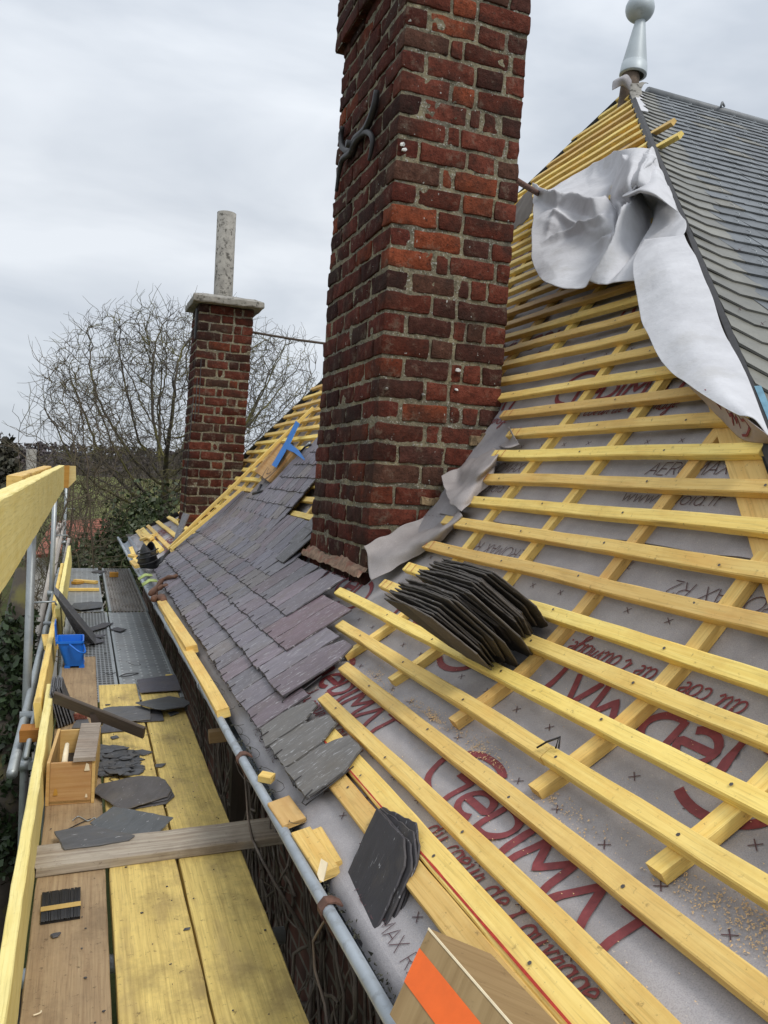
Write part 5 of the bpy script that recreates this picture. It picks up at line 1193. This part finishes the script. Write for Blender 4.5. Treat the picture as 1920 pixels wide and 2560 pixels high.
    mb.add(V, [[2*i, 2*i+2, 2*i+3, 2*i+1] for i in range(Kk)], None); mb.build('strap', M_TAPE, t)
    # --- blue T-square and its wooden crate on the battens
    P = onroof(*c4(1300, 480), .06); hn = nrm(P[0]); pp = lambda u, v, o=0: bpp(*c4(u, v), P+hn*o, hn)
    t = thing('tool_crate', P, 'shallow wooden tool crate with a round dark stamp leaning on the battens', 'crate')
    poly = [(1150, 578), (1255, 655), (1450, 430), (1350, 350)]; mb = MB(); panel(mb, [pp(*q) for q in poly], .02, hn)
    V = [pp(*poly[0]), pp(*poly[1])]; mb.build('panel', M_BOXW, t)
    mb = MB(); panel(mb, [pp(1255, 655), pp(1262, 650), pp(1455, 432), pp(1450, 430)], -.07, hn); panel(mb, [pp(1150, 578), pp(1255, 655), pp(1258, 650), pp(1156, 574)], -.05, hn); mb.build('side', M_BROWNW, t)
    mb = MB(); ctr = pp(1320, 490, .021); u = unit(pp(1350, 490, .021)-ctr); w = np.cross(hn, u); R = .5*np.linalg.norm(pp(1275, 490, .021)-pp(1365, 490, .021))
    for (r0, r1) in ((.92, 1.), (.62, .68)): 
        V = []
        for i in range(33): 
            tt = 2*math.pi*i/32; V += [ctr+(u*math.cos(tt)+w*math.sin(tt))*R*r0, ctr+(u*math.cos(tt)+w*math.sin(tt))*R*r1]
        mb.add(V, [[2*i, 2*i+1, 2*i+3, 2*i+2] for i in range(32) if i % 3 or r1 == 1.], None)
    for k in range(7): q = ctr+u*R*(-.45+.15*k); mb.add([q-w*R*.22, q+u*R*.05-w*R*.22, q+u*R*.05+w*R*.22, q+w*R*.22], [[0, 1, 2, 3]], None)
    mb.build('stamp', M_DKIRON_SHADE, t)
    mb = MB(); P2 = P+hn*.05; q = lambda u, v: bpp(*c4(u, v), P2, hn)
    panel(mb, [q(1278, 522), q(1310, 540), q(1425, 342), q(1497, 188), q(1470, 168), q(1390, 330)], .006, hn); panel(mb, [q(1420, 345), q(1395, 395), q(1460, 425), q(1535, 482), q(1538, 470), q(1490, 400)], .0055, hn)
    mb.single('t_square', M_BLUET, 'blue painted T-shaped slater square lying on the wooden crate', 't-square')
    t = thing('hammer', onroof(*c4(1155, 740), .03), 'small black-headed hammer hooked over the battens below the crate', 'hammer')
    q = lambda u, v, o=.05: onroof(*c4(u, v), o)
    mb = MB(); tube(mb, [q(1165, 735), q(1190, 680)], .014, 8); mb.build('grip', M_BLACK, t); mb = MB(); tube(mb, [q(1130, 748), q(1200, 728)], [.016, .012], 8); mb.build('head', M_IRON, t)
    t = thing('slate_hammer', onroof(*c4(1500, 420), .03), 'slate hammer lying across the battens right of the blue square', 'hammer')
    mb = MB(); tube(mb, [q(1490, 430), q(1540, 375), q(1585, 355)], .008, 8); mb.build('handle', M_IRON, t); mb = MB(); tube(mb, [q(1530, 380), q(1580, 345)], [.006, .014], 8); mb.build('head', M_GALV, t)
    # --- two long battens laid up the slope
    for i, (pa, pb, o, lab) in enumerate((((455, 1195), (1605, 60), .045, 'long loose batten laid up the slope, upper of two'), ((470, 1200), (1060, 690), .05, 'long loose batten laid up the slope, lower of two'))):
        A, B = onroof(*c4(*pa), o), onroof(*c4(*pb), o+.03); K = 14; pts = []
        for k in range(K+1):
            t_ = k/K; p = A+(B-A)*t_; z = zt(p[0])+.055 if i == 0 else zt(p[0])+.06; p[2] = max(p[2], z); pts.append(p)
        mb = MB()
        beam(mb, pts[0], pts[-1], nrm(1.2), .04, .027, 10, .002, .01); mb.single('loose_batten', M_YEL, lab, 'batten', 'loose battens on the slates')
    # --- things left in the gutter at the far end
    def gp(u, v, z, f=c4): return bp(*f(u, v), z=z)
    C = gp(285, 1330, .42); t = thing('tool_bag', C, 'black tool belt with pouch and loose strap lying in the gutter', 'tool belt')
    mb = MB(); net = []
    for j in range(9):
        v = j/8; row = []
        for i in range(17):
            a = 2*math.pi*i/16; r = .105*(1-.30*(2*v-1)**4); row.append(C+np.array([r*.8*math.cos(a)*(1.1-.3*v), r*1.5*math.sin(a), .0+.17*v+.03*math.sin(a*2)*v]))
        net.append(row)
    patch(mb, net, 40, 16, .02, 9); solid(mb.build('pouch', M_BLACK, t), .006)
    mb = MB()
    for k, dz_ in enumerate((.05, .10, .145)): tube(mb, [C+np.array([.092*math.cos(a), .165*math.sin(a), dz_+.03*math.cos(a)]) for a in np.linspace(1.6, 5.6, 16)], .006, 5)
    mb.build('piping', M_BLACK, t)
    mb = MB(); S = [onroof(*c4(355, 1310), .03), onroof(*c4(400, 1265), .05), onroof(*c4(460, 1205), .04)]; d = np.array([.0, .035, .015]); patch(mb, [[p-d for p in S], [p+d for p in S]], 12, 3, .008, 20); solid(mb.build('strap', M_BLACK, t), .008)
    for (u, v, lab, dyy) in ((265, 1430, 'pack of lime green hooks in the gutter, nearer the tool belt', 0), (300, 1475, 'pack of lime green hooks in the gutter beside the gloves', 0)):
        P0 = gp(u, v, .415); mb = MB()
        for k in range(10): tube(mb, [P0+np.array([-.05, -.05+.011*k, 0]), P0+np.array([.0, -.052+.011*k, .035]), P0+np.array([.05, -.045+.011*k, .03])], .0045, 5)
        mb.single('hook_pack', M_LIME, lab, 'hook pack', 'lime green hook packs')
    for (pts, lab) in (([(310, 1545), (360, 1490), (400, 1440), (450, 1415), (510, 1410)], 'brown leather work glove stretched over the slates'), ([(330, 1590), (350, 1565), (345, 1530), (385, 1500), (395, 1480)], 'crumpled brown work glove in the gutter')):
        mb = MB(); o = .035
        Q = [onroof(*c4(u, v), o) if u > 340 else gp(u, v, .43) for (u, v) in pts]; P_ = [spl(Q, i/14) for i in range(15)]
        tube(mb, P_, [.019*(1-.35*i/14)+.004*math.sin(i*1.3) for i in range(15)], 9)
        for k in range(4): e = P_[-3]; tube(mb, [e, e+np.array([.03, -.03+.02*k, .01]), e+np.array([.075, -.045+.025*k, .012])], [.011, .010, .007], 6)
        mb.single('glove', M_LEATHER, lab, 'glove', 'work gloves')
    mb = MB(); Q = [gp(350, 1590, .41), gp(395, 1585, .42), gp(420, 1610, .42)]; tube(mb, Q, [.022, .034, .018], 10); mb.single('leather_pouch', M_LEATHER, 'dark leather pouch at the end of the gutter lumber', 'pouch')
    # --- lumber lying in the gutter
    def gb(p, q, w, h, z, lab, mat=M_YEL, name='gutter_batten', grp='yellow lumber in the gutter', up=(-.25, 0, 1)):
        A, B = bp(*p, z=z), bp(*q, z=z); mb = MB(); beam(mb, A, B, up, w, h, max(2, int(np.linalg.norm(B-A)/.25)), .002, .002, rough_end=.002); mb.single(name, mat, lab, 'lumber', grp)
    gb(c2(660, 1605), c2(205, 815), .048, .035, .385, 'long yellow batten lying in the gutter, nearer of two')
    gb(c2(400, 1075), c2(150, 690), .055, .04, .405, 'yellow batten lying in the gutter behind the nearer one')
    gb(z7(350, 785), z7(420, 800), .03, .022, .385, 'small split chip wedged at the gutter edge', M_YEL, 'offcut')
    gb(z7(545, 1060), z7(455, 930), .064, .013, .378, 'tan board offcut at the gutter edge above two blocks', M_BOXW, 'offcut')
    gb(z7(745, 1350), z7(585, 1110), .050, .020, .378, 'yellow block in the gutter with a sawn end, nearest of the offcuts', M_YEL, 'offcut')
    gb(z7(778, 1300), z7(665, 1105), .036, .016, .385, 'split yellow block leaning behind the nearest gutter offcut', M_YEL, 'offcut')
    P = bp(*z7(700, 1330), z=.425); mb = MB(); n = unit((-.5, -.6, .6)); panel(mb, [bpp(*z7(u, v), P, n) for (u, v) in [(678, 1350), (700, 1260), (738, 1285), (712, 1395), (690, 1385)]], .004, n); mb.single('wood_chip', M_CHIP, 'pale thin wood chip stuck upright against the yellow block', 'chip')
    for k, (A, B, lab) in enumerate((((150, 1180), (205, 1320), 'yellow offcut standing in the far end of the gutter'), ((140, 1240), (190, 1250), 'short offcut across the far end of the gutter'), ((160, 1290), (200, 1330), 'lowest yellow offcut in the far gutter heap'))):
        gb(c4(*A), c4(*B), .04, .026, .40+.02*k, lab, M_YEL, 'offcut', 'offcuts in the far gutter')
    for (A, B, lab) in (((235, 1110), (345, 1075), 'crossed yellow offcut lying on the far battens'), ((250, 1075), (320, 1105), 'yellow offcut under the crossed one on the far battens')):
        a, b = onroof(*c4(*A), .03), onroof(*c4(*B), .035); mb = MB(); beam(mb, a, b, nrm(.8), .05, .025, 2); mb.single('offcut', M_YEL, lab, 'offcut', 'offcuts on the far battens')
    # --- offcuts on the far decks
    def db(p, q, w, h, lab, f=q1, mat=M_YEL, z=None):
        A, B = bp(*f(*p), z=h/2 if z is None else z), bp(*f(*q), z=h/2 if z is None else z); mb = MB(); beam(mb, A, B, (0, 0, 1), w, h, 2, .002, .0); mb.single('offcut', mat, lab, 'offcut', 'offcuts on the far steel decks')
    db((690, 1295), (890, 1312), .06, .028, 'yellow offcut on the far deck with a short one against it'); db((680, 1318), (750, 1308), .07, .026, 'short orange-edged offcut on the far deck', mat=M_ORG)
    db((632, 1378), (915, 1378), .05, .026, 'straight yellow offcut lying square to the far toe board'); db((1010, 1240), (1090, 1240), .06, .055, 'orange wedge-shaped offcut on the ribbed deck', mat=M_ORG)
    db((1390, 212), (1465, 208), .02, .006, 'thin yellow sliver behind the rectangular slate', f=q2)
    # --- orange striped board at the bottom of the view
    P1 = bp(*q3(475, 195), y=1.17); P2 = onroof(*q3(905, 372), .028); P3 = bp(*q3(205, 790), y=1.10); nd = np.array([.0, -1, 0])
    P1b = bpp(*q3(1050, 857), P1, unit(np.cross(P2-P1, nd))); e = unit(P1b-P1); L = 1.25
    t = thing('striped_block', (P1+P2+P3)/3, 'worn brown wooden block with a bright orange painted stripe at the bottom edge', 'block')
    mb = MB(); n = unit(np.cross(P2-P1, e)); n = n if n[2] > 0 else -n
    panel(mb, [P1, P2, P2+e*L, P1+e*L], -.03, n); mb.build('top_board', M_BROWNW, t)
    n2 = unit(np.cross(P3-P1, e)); n2 = n2 if n2[0] < 0 else -n2; o3 = lambda s: P1+(P3-P1)*s
    mb = MB(); panel(mb, [o3(0), o3(1), o3(1)+e*L, o3(0)+e*L], -.03, n2); mb.build('side_board', M_BROWNW, t)
    mb = MB(); d = n2*.0012; mb.add([o3(.245)+d, o3(.64)+d, o3(.64)+d+e*L, o3(.245)+d+e*L], [[0, 1, 2, 3]], None); mb.build('orange_stripe', M_ORANGE, t)
    mb = MB(); mb.add([P1+n2*.0015, P1+n*.0015, P1+e*L+n*.0015, P1+e*L+n2*.0015, P1+(P3-P1)*.02+n2*.0012, P1+(P3-P1)*.02+n2*.0012+e*L], [[0, 1, 2, 3], [4, 0, 3, 5]], None); mb.build('pale_edge', M_CHIP, t)
    # --- black wire on the batten joint, wires on the deck
    B_ = lambda u, v, o=.01: onroof(*z8(u, v), o); mb = MB(); tube(mb, [B_(490, 545), B_(540, 515, .02), B_(608, 490, .03), B_(600, 550, .01)], .0022, 6); tube(mb, [B_(530, 520, .02), B_(600, 495, .035), B_(585, 548, .01)], .002, 6); mb.single('wire_hook', M_IRON, 'black wire hooks caught on the batten joint at right', 'hook')
    def wire(pts, f, lab, r=.0016, mat=M_IRON, z=.004, grp='stray hooks on the scaffold floor'):
        mb = MB(); Q = [bp(*f(u, v), z=z) for (u, v) in pts]; tube(mb, [spl(Q, i/20) for i in range(21)], r, 5); mb.single('wire_hook', mat, lab, 'hook', grp)
    wire([(360, 1820), (420, 1775), (480, 1800), (530, 1825), (600, 1790), (615, 1800)], q2, 'bright bent hook left of the pointed grey slate', .002, M_GALV)
    wire([(300, 1920), (420, 1860), (500, 1825), (560, 1800)], q2, 'long straight hook behind the grey slates', .002)
    wire([(820, 1390), (770, 1355), (860, 1340), (880, 1370)], q2, 'zigzag hook behind the large brown-grey slate'); wire([(880, 225), (960, 195), (1090, 190), (980, 220), (900, 230)], q2, 'closed black wire clip on the dimpled deck', .003)
    wire([(700, 185), (780, 200), (840, 180), (845, 215)], q2, 'curled hook on the mesh deck edge'); wire([(980, 75), (1040, 100), (1110, 95), (1090, 80)], q2, 'wavy black hook on the dimpled deck')
    wire([(400, 2110), (480, 2080), (495, 2055)], q6, 'short pale splinter near the bottom of the brown board', .0022, M_CHIP)
    # --- brick crumb
    brick = MB(); brick_mesh(brick, bp(*q2(450, 672), z=.018), np.array([.035, .022, .016]), (.30, .10, .07), 3); brick.single('brick_fragment', M_BRICK, 'pinkish brick fragment under the T-shaped bar', 'fragment')
    # --- sawdust on the underlay
    mb = MB()
    spots = [(k5(480, 1110), .09, .04, 240), (k5(620, 1280), .05, .02, 60), (k5(850, 1400), .05, .025, 140), (k5(1030, 1510), .06, .018, 330), (k5(1270, 1620), .05, .03, 70), (k5(1500, 1840), .10, .03, 330), (z8(480, 780), .05, .03, 90), (z8(640, 880), .06, .03, 90), (z8(1200, 1240), .08, .03, 150), (z8(1400, 1330), .05, .03, 90), (z8(1520, 1420), .06, .05, 240), (z8(1640, 1560), .06, .05, 160), (z8(1000, 1100), .10, .05, 60)]
    for (p, sy, ss, n) in spots:
        c = onroof(*p, -.029)
        for k in range(int(n*.8)):
            g = rng.normal(0, 1, 2); y = c[1]+g[0]*sy*.6+g[1]*ss*.3; x = s2x(x2s(c[0])+g[1]*ss*.5); q = MP(x, y, .0035+.001*rng.random()); s = rng.uniform(.0008, .0026); a = rng.uniform(0, 6.28); u = upv(x)*math.cos(a)+np.array([0, 1, 0])*math.sin(a); w = np.cross(nrm(x), u)
            mb.add([q-u*s-w*s*.4, q+u*s-w*s*.4, q+u*s*.8+w*s*.5+nrm(x)*s*.4, q-u*s+w*s*.4], [[0, 1, 2, 3]], None)
    for k in range(900):
        y = rng.uniform(.4, 3.0); s_ = rng.uniform(.06, .8); q = MP(s2x(s_), y, .004); s = rng.uniform(.0007, .002); mb.add([q+np.array([-s, -s, 0]), q+np.array([s, -s, 0]), q+np.array([0, s, s*.5])], [[0, 1, 2]], None)
    for k in range(500):
        x, y = rng.uniform(.2, .5), rng.uniform(2.6, 4.6); s = rng.uniform(.001, .003); q = np.array([x, y, .003]); mb.add([q+np.array([-s, -s, 0]), q+np.array([s, -s, 0]), q+np.array([0, s, s*.5])], [[0, 1, 2]], None)
    o = mb.build('sawdust', M_DUST); tag(o, 'pale sawdust sprinkled over the grey underlay', 'sawdust', None, 'stuff')
build_tools()

# ================================================================ PLANTS
def colonize(root, dirn, attr, step, di, dk, seed, maxn=9000):
    r = np.random.default_rng(seed); N = [np.array(root, float)]; par = [-1]; A = attr.copy(); d = unit(dirn)
    c = A.mean(0)
    while np.min(np.linalg.norm(A-N[-1], axis=1)) > di*.8 and len(N) < 60:
        d = unit(d*.7+unit(c-N[-1])*.3+r.normal(0, .12, 3)); N.append(N[-1]+d*step); par.append(len(N)-2)
    X = np.array(N); near = np.full(len(A), 0); nd = np.full(len(A), 1e9)
    for i, p in enumerate(N):
        dd = np.linalg.norm(A-p, axis=1); m = dd < nd; nd[m] = dd[m]; near[m] = i
    for it in range(160):
        act = nd < di
        if not act.any() or len(N) > maxn: break
        new = []
        for i in np.unique(near[act]):
            a = A[act & (near == i)]; g = unit((a-N[i]).sum(0)/len(a)*1.+r.normal(0, .22, 3)*step*2); new.append((i, N[i]+g*step))
        for i, p in new:
            N.append(p); par.append(i); dd = np.linalg.norm(A-p, axis=1); m = dd < nd; nd[m] = dd[m]; near[m] = len(N)-1
        keep = nd > dk; A = A[keep]; nd = nd[keep]; near = near[keep]
        if len(A) == 0: break
    return np.array(N), np.array(par)
def tree_mesh(mb, N, par, rtip, expo, rmax, seed, twig=3, tl=.35, curl=.5):
    r = np.random.default_rng(seed); n = len(N); ch = [[] for _ in range(n)]
    for i, p in enumerate(par):
        if p >= 0: ch[p].append(i)
    R = np.zeros(n)
    for i in range(n-1, -1, -1): R[i] = rtip if not ch[i] else min(rmax, sum(R[c]**expo for c in ch[i])**(1/expo))
    st = [(0, [0])]
    while st:
        s, path = st.pop(); i = path[-1]
        while ch[i]:
            k = sorted(ch[i], key=lambda q: -R[q]); 
            for o in k[1:]: st.append((o, [i, o]))
            i = k[0]; path.append(i)
        P = [N[q] for q in path]; rr = [R[q] for q in path]
        if len(path) > 1 and path[0] != 0: rr[0] = rr[1]
        if len(P) > 1: tube(mb, P, rr, 7 if max(rr) > .05 else (5 if max(rr) > .02 else 3), caps=False)
    for i in range(n):
        if R[i] < rtip*2.2:
            for k in range(twig if not ch[i] else (1 if r.random() < .7 else 0)):
                d = unit(r.normal(0, 1, 3)+np.array([0, 0, .3])+(unit(N[i]-N[par[i]])*1.2 if par[i] >= 0 else 0)); p = N[i]; Q = [p]
                for j in range(3): d = unit(d+r.normal(0, curl, 3)*.6+np.array([0, 0, .12])); p = p+d*tl*r.uniform(.2, .42); Q.append(p)
                tube(mb, Q, [rtip*.9, rtip*.75, rtip*.6, rtip*.4], 3, caps=False)
def ell(n, c, r, seed, shell=.35):
    g = np.random.default_rng(seed); P = g.normal(0, 1, (n, 3)); P /= np.linalg.norm(P, axis=1)[:, None]; P *= (g.uniform(shell, 1, (n, 1)))**.6; return np.array(c)+P*np.array(r)
def leaves(mb, c, r, n, s, seed, shade=True):
    g = np.random.default_rng(seed); P = ell(n, c, r, seed+1, .2)
    for p in P:
        p = p+np.array(noise.noise_vector(Vector(p*1.7)))*min(r)*.35; a = unit(g.normal(0, 1, 3)); b = unit(np.cross(a, g.normal(0, 1, 3))); k = s*g.uniform(.6, 1.4); v = g.uniform(.6, 1.4)
        mb.add([p-a*k*.5, p+b*k*.35, p+a*k*.6, p-b*k*.35], [[0, 1, 2, 3]], None, (v, v*g.uniform(.9, 1.1), v*.9))
def build_plants():
    # big bare tree behind the small chimney
    Y = 17.; C = bp(452, 1055, y=Y); B = bp(468, 1400, y=Y); root = np.array([B[0]+.1, Y, GZ])
    A = np.concatenate([ell(2900, C+np.array([.0, 0, .25]), (2.9, 2.4, 2.2), 3, .25), ell(500, bp(330, 1180, y=Y), (1.9, 1.6, .9), 4), ell(260, bp(700, 960, y=Y), (1.0, 1.2, 1.3), 5), ell(420, bp(520, 880, y=Y), (1.6, 1.3, 1.0), 6)])
    A = A[A[:, 2] < 4.6]
    t = thing('bare_tree', root, 'large bare mossy tree spreading wide behind the small chimney', 'tree'); N, par = colonize(root, (0, 0, 1), A, .14, 1.6, .215, 5, 9500)
    mb = MB(); tree_mesh(mb, N, par, .0066, 2.28, .28, 6, 4, .55, .85); mb.build('branches', M_BARK, t)
    # evergreen mass under it, leaf by leaf, around stems
    def shrub(name, px, py, y, r, n, s, mat, lab, cat, seed, grp=None):
        c = bp(px, py, y=y); t = thing(name, (c[0], y, GZ), lab, cat, grp); mb = MB()
        for k in range(5): q = c+rng.uniform(-.5, .5, 3)*np.array(r); leaves(mb, q, np.array(r)*rng.uniform(.55, .8), n//5, s, seed+k)
        mb.build('foliage', mat, t); mb = MB()
        for k in range(4): tube(mb, [(c[0]+rng.uniform(-.2, .2), y, GZ), (c[0]+rng.uniform(-.4, .4)*r[0], y, c[2]-r[2]*.5), c+rng.uniform(-.4, .4, 3)*np.array(r)], [.07, .05, .015], 6)
        mb.build('stems', M_BARK, t)
    shrub('evergreen_shrub', 370, 1375, 15.2, (1.15, 1.3, 1.15), 5200, .085, M_EVER, 'dark evergreen bush under the bare tree, right of the scaffold tubes', 'shrub', 31, 'evergreen bushes')
    shrub('evergreen_shrub', 300, 1430, 14.4, (1.0, 1.2, .95), 3600, .085, M_EVER, 'lower dark evergreen bush just beyond the end of the steel deck', 'shrub', 41, 'evergreen bushes')
    shrub('evergreen_shrub', 560, 1330, 18.5, (1.6, 1.4, 1.6), 3000, .10, M_EVER, 'evergreen bush hidden largely behind the small chimney', 'shrub', 51, 'evergreen bushes')
    shrub('conifer_tree', -8, 1205, 15.5, (.40, .8, .85), 2400, .10, M_CONIF, 'dark brownish conifer at the left edge of the view', 'tree', 61)
    # ivy-clad trunk below the rail
    q0, q1_ = bp(14, 1990, y=6.4), bp(48, 1560, y=6.9); t = thing('ivy_trunk', (q0[0], q0[1], GZ), 'tree trunk thickly clad in dark ivy at the lower left', 'tree'); mb = MB()
    tube(mb, [(q0[0]-.2, q0[1]-.3, GZ), q0, q1_, q1_+(q1_-q0)*.35], [.17, .15, .12, .06], 10); mb.build('trunk', M_BARK, t); mb = MB()
    for k in range(34):
        f = k/33; c = q0+(q1_-q0)*(f*1.3-.3); leaves(mb, c, (.20-.06*f, .22, .22), 120, .062, 70+k)
    mb.build('ivy', M_IVY, t)
    # birches and twiggy saplings beyond the scaffold tubes
    for k, (p, y, r, lab) in enumerate((((85, 1640), 9.5, .035, 'slim pale birch stem close to the nearest scaffold tube'), ((102, 1600), 10.5, .032, 'slim pale birch stem right of the other birch'), ((112, 1660), 10.0, .028, 'thin birch stem leaning behind the toe boards'))):
        c = bp(*p, y=y); t = thing('birch_tree', (c[0]-.3, y, GZ), lab, 'tree', 'young birches'); A = ell(120, c+np.array([.25+.1*k, .2, 2.3]), (.8, .8, 1.4), 90+k)
        N, par = colonize((c[0]-.35, y, GZ), (.1, 0, 1), A, .2, 1.6, .3, 91+k, 1200); mb = MB(); tube(mb, [(c[0]-.35, y, GZ), c, c+np.array([.22, .1, 1.5])], [r*1.3, r, r*.6], 8); mb.build('trunk', M_BIRCH, t); mb = MB(); tree_mesh(mb, N, par, .004, 2.5, r*.5, 93+k, 3, .35); mb.build('branches', M_TWIG, t)
    twig_spots = [(205, 1300, 22, 2.0, 2.2), (150, 1345, 17, 1.3, 1.9), (250, 1255, 30, 3.2, 2.6), (110, 1395, 14, 1.2, 1.7), (330, 1270, 27, 2.4, 2.6), (440, 1230, 34, 3.5, 3.0), (60, 1255, 36, 3., 2.3), (185, 1420, 13, .9, 1.3), (225, 1375, 16, 1.0, 1.3)]
    words = ['beyond the far scaffold tubes', 'between guard rail and toe boards', 'in front of the pale field', 'just past the nearest scaffold tube', 'behind the evergreen bushes', 'near the foot of the small chimney', 'behind the guard rail end', 'under the tall toe board', 'right of the red tiled roof']
    for k, (px, py, y, rx, rz) in enumerate(twig_spots):
        c = bp(px, py, y=y); base = np.array([c[0], y, GZ]); t = thing('twiggy_bush', base, 'leafless reddish brown bush '+words[k], 'bush', 'leafless bushes'); A = ell(420, (c[0], y, c[2]-rz*.2), (rx, rx*.8, rz), 120+k, .2)
        N, par = colonize(base, (0, 0, 1), A, .24, 2.5, .34, 130+k, 2200); mb = MB(); tree_mesh(mb, N, par, .0065, 2.5, .09, 140+k, 3, .6, .8); mb.build('branches', M_TWIG, t)
    # hedgerow trees further out
    for k, (px, y, h, w) in enumerate(((20, 95, 8, 4), (300, 120, 7, 6), (420, 110, 8, 5), (130, 140, 7, 5), (640, 130, 8, 5), (520, 150, 9, 6))):
        b = bp(px, 1300, y=y); base = np.array([b[0], y, GZ]); t = thing('hedge_tree', base, ['bare field tree behind the dark conifer', 'bare field tree in front of the pale meadow', 'bare field tree left of the small chimney', 'bare field tree above the guard rail', 'bare field tree right of the small chimney', 'bare field tree behind the small chimney'][k], 'tree', 'bare trees along the field'); A = ell(260, base+np.array([0, 0, h*.55]), (w*.5, w*.5, h*.4), 200+k, .2)
        N, par = colonize(base, (0, 0, 1), A, .45, 4, .7, 210+k, 1400); mb = MB(); tree_mesh(mb, N, par, .028, 2.4, .25, 220+k, 3, .9); mb.build('branches', M_TWIG, t)
    # outbuilding roof and a pale tower in the distance
    y = 26; c = bp(200, 1322, y=y); t = thing('shed', (c[0], y, GZ), 'low outbuilding with a red tiled roof among the bushes', 'shed'); mb = MB(); L = 1.2
    V = [c+np.array([-L, -1.2, -.75]), c+np.array([L*.7, -1.0, -.55]), c+np.array([L*.75, .6, .28]), c+np.array([-L*.7, .4, .12])]; mb.add(V, [[0, 1, 2, 3]], None); V2 = [V[3], V[2], V[2]+np.array([0, 1.5, -.9]), V[3]+np.array([0, 1.5, -.9])]; mb.add(V2, [[0, 1, 2, 3]], None); solid(mb.build('roof', M_TILE, t), .12)
    mb = MB(); box(mb, c+np.array([-.2, .4, -3.9]), (2.0, 2.4, 6.2)); mb.build('wall', M_RENDER, t)
    y = 62; a, b = bp(66, 1123, y=y), bp(92, 1123, y=y); w = b[0]-a[0]; t = thing('water_tower', ((a[0]+b[0])/2, y, GZ), 'pale grey concrete tower standing behind the guard rail', 'tower'); mb = MB(); H = a[2]-GZ
    lathe(mb, [(w*.5, 0), (w*.5, H), (w*.44, H+.02), (w*.44, H-.3)], ((a[0]+b[0])/2, y, GZ), (0, 0, 1), 18); mb.build('shaft', M_CONC, t)
    # bare climber on the wall under the eaves
    mb = MB(); r = rng
    for k in range(430):
        y = r.uniform(.9, 4.2) if k < 330 else r.uniform(4.2, 9.5); x = XW-.012-abs(r.normal(0, .025)); z = r.uniform(-3.0, -.6); P = [np.array([x, y, z])]; d = np.array([0, r.normal(0, .25), 1.])
        for j in range(r.integers(8, 26)):
            d = unit(d+r.normal(0, .42, 3)*np.array([.15, 1, .5])+np.array([0, 0, .22])); p = P[-1]+d*.075; p[0] = min(p[0]+r.normal(0, .006), XW-.006)
            if p[2] > .30: break
            P.append(p)
        if len(P) > 3: tube(mb, P, np.linspace(r.uniform(.004, .013), .003, len(P)), 5, caps=False)
    for k in range(60):
        y = r.uniform(1, 3.6); z = r.uniform(-.9, .2); P = [np.array([XW-.05-.08*r.random(), y, z])]
        d = np.array([0, 1., r.normal(0, .3)])*r.choice([-1, 1])
        for j in range(10): d = unit(d+r.normal(0, .4, 3)*np.array([.3, .6, 1])); q_ = P[-1]+d*.05; q_[0] = min(max(q_[0], .62), XW-.006); q_[2] = min(q_[2], .26); P.append(q_)
        tube(mb, P, np.linspace(.006, .002, len(P)), 4, caps=False)
    o = mb.build('climbing_vine', M_VINE); tag(o, 'leafless climber with grey stems covering the wall under the gutter', 'climber')
    mb = MB(); g = np.random.default_rng(5)
    for k in range(9000):
        x, y = g.uniform(-7, .6), g.uniform(3, 26); p = np.array([x, y, GZ]); h = g.uniform(.06, .22); a = g.uniform(0, 6.28); s = .02; d = np.array([math.cos(a), math.sin(a), 0])
        mb.add([p-d*s, p+d*s, p+np.array([g.normal(0, .06), g.normal(0, .06), h])], [[0, 1, 2]], None, (g.uniform(.6, 1.5),)*3)
    tag(mb.build('grass', M_IVY), 'rough winter grass in the garden below the scaffold', 'grass', None, 'stuff')
build_plants()
for o in list(scn.objects):
    if o.type == 'MESH' and not o.data.polygons: bpy.data.objects.remove(o)
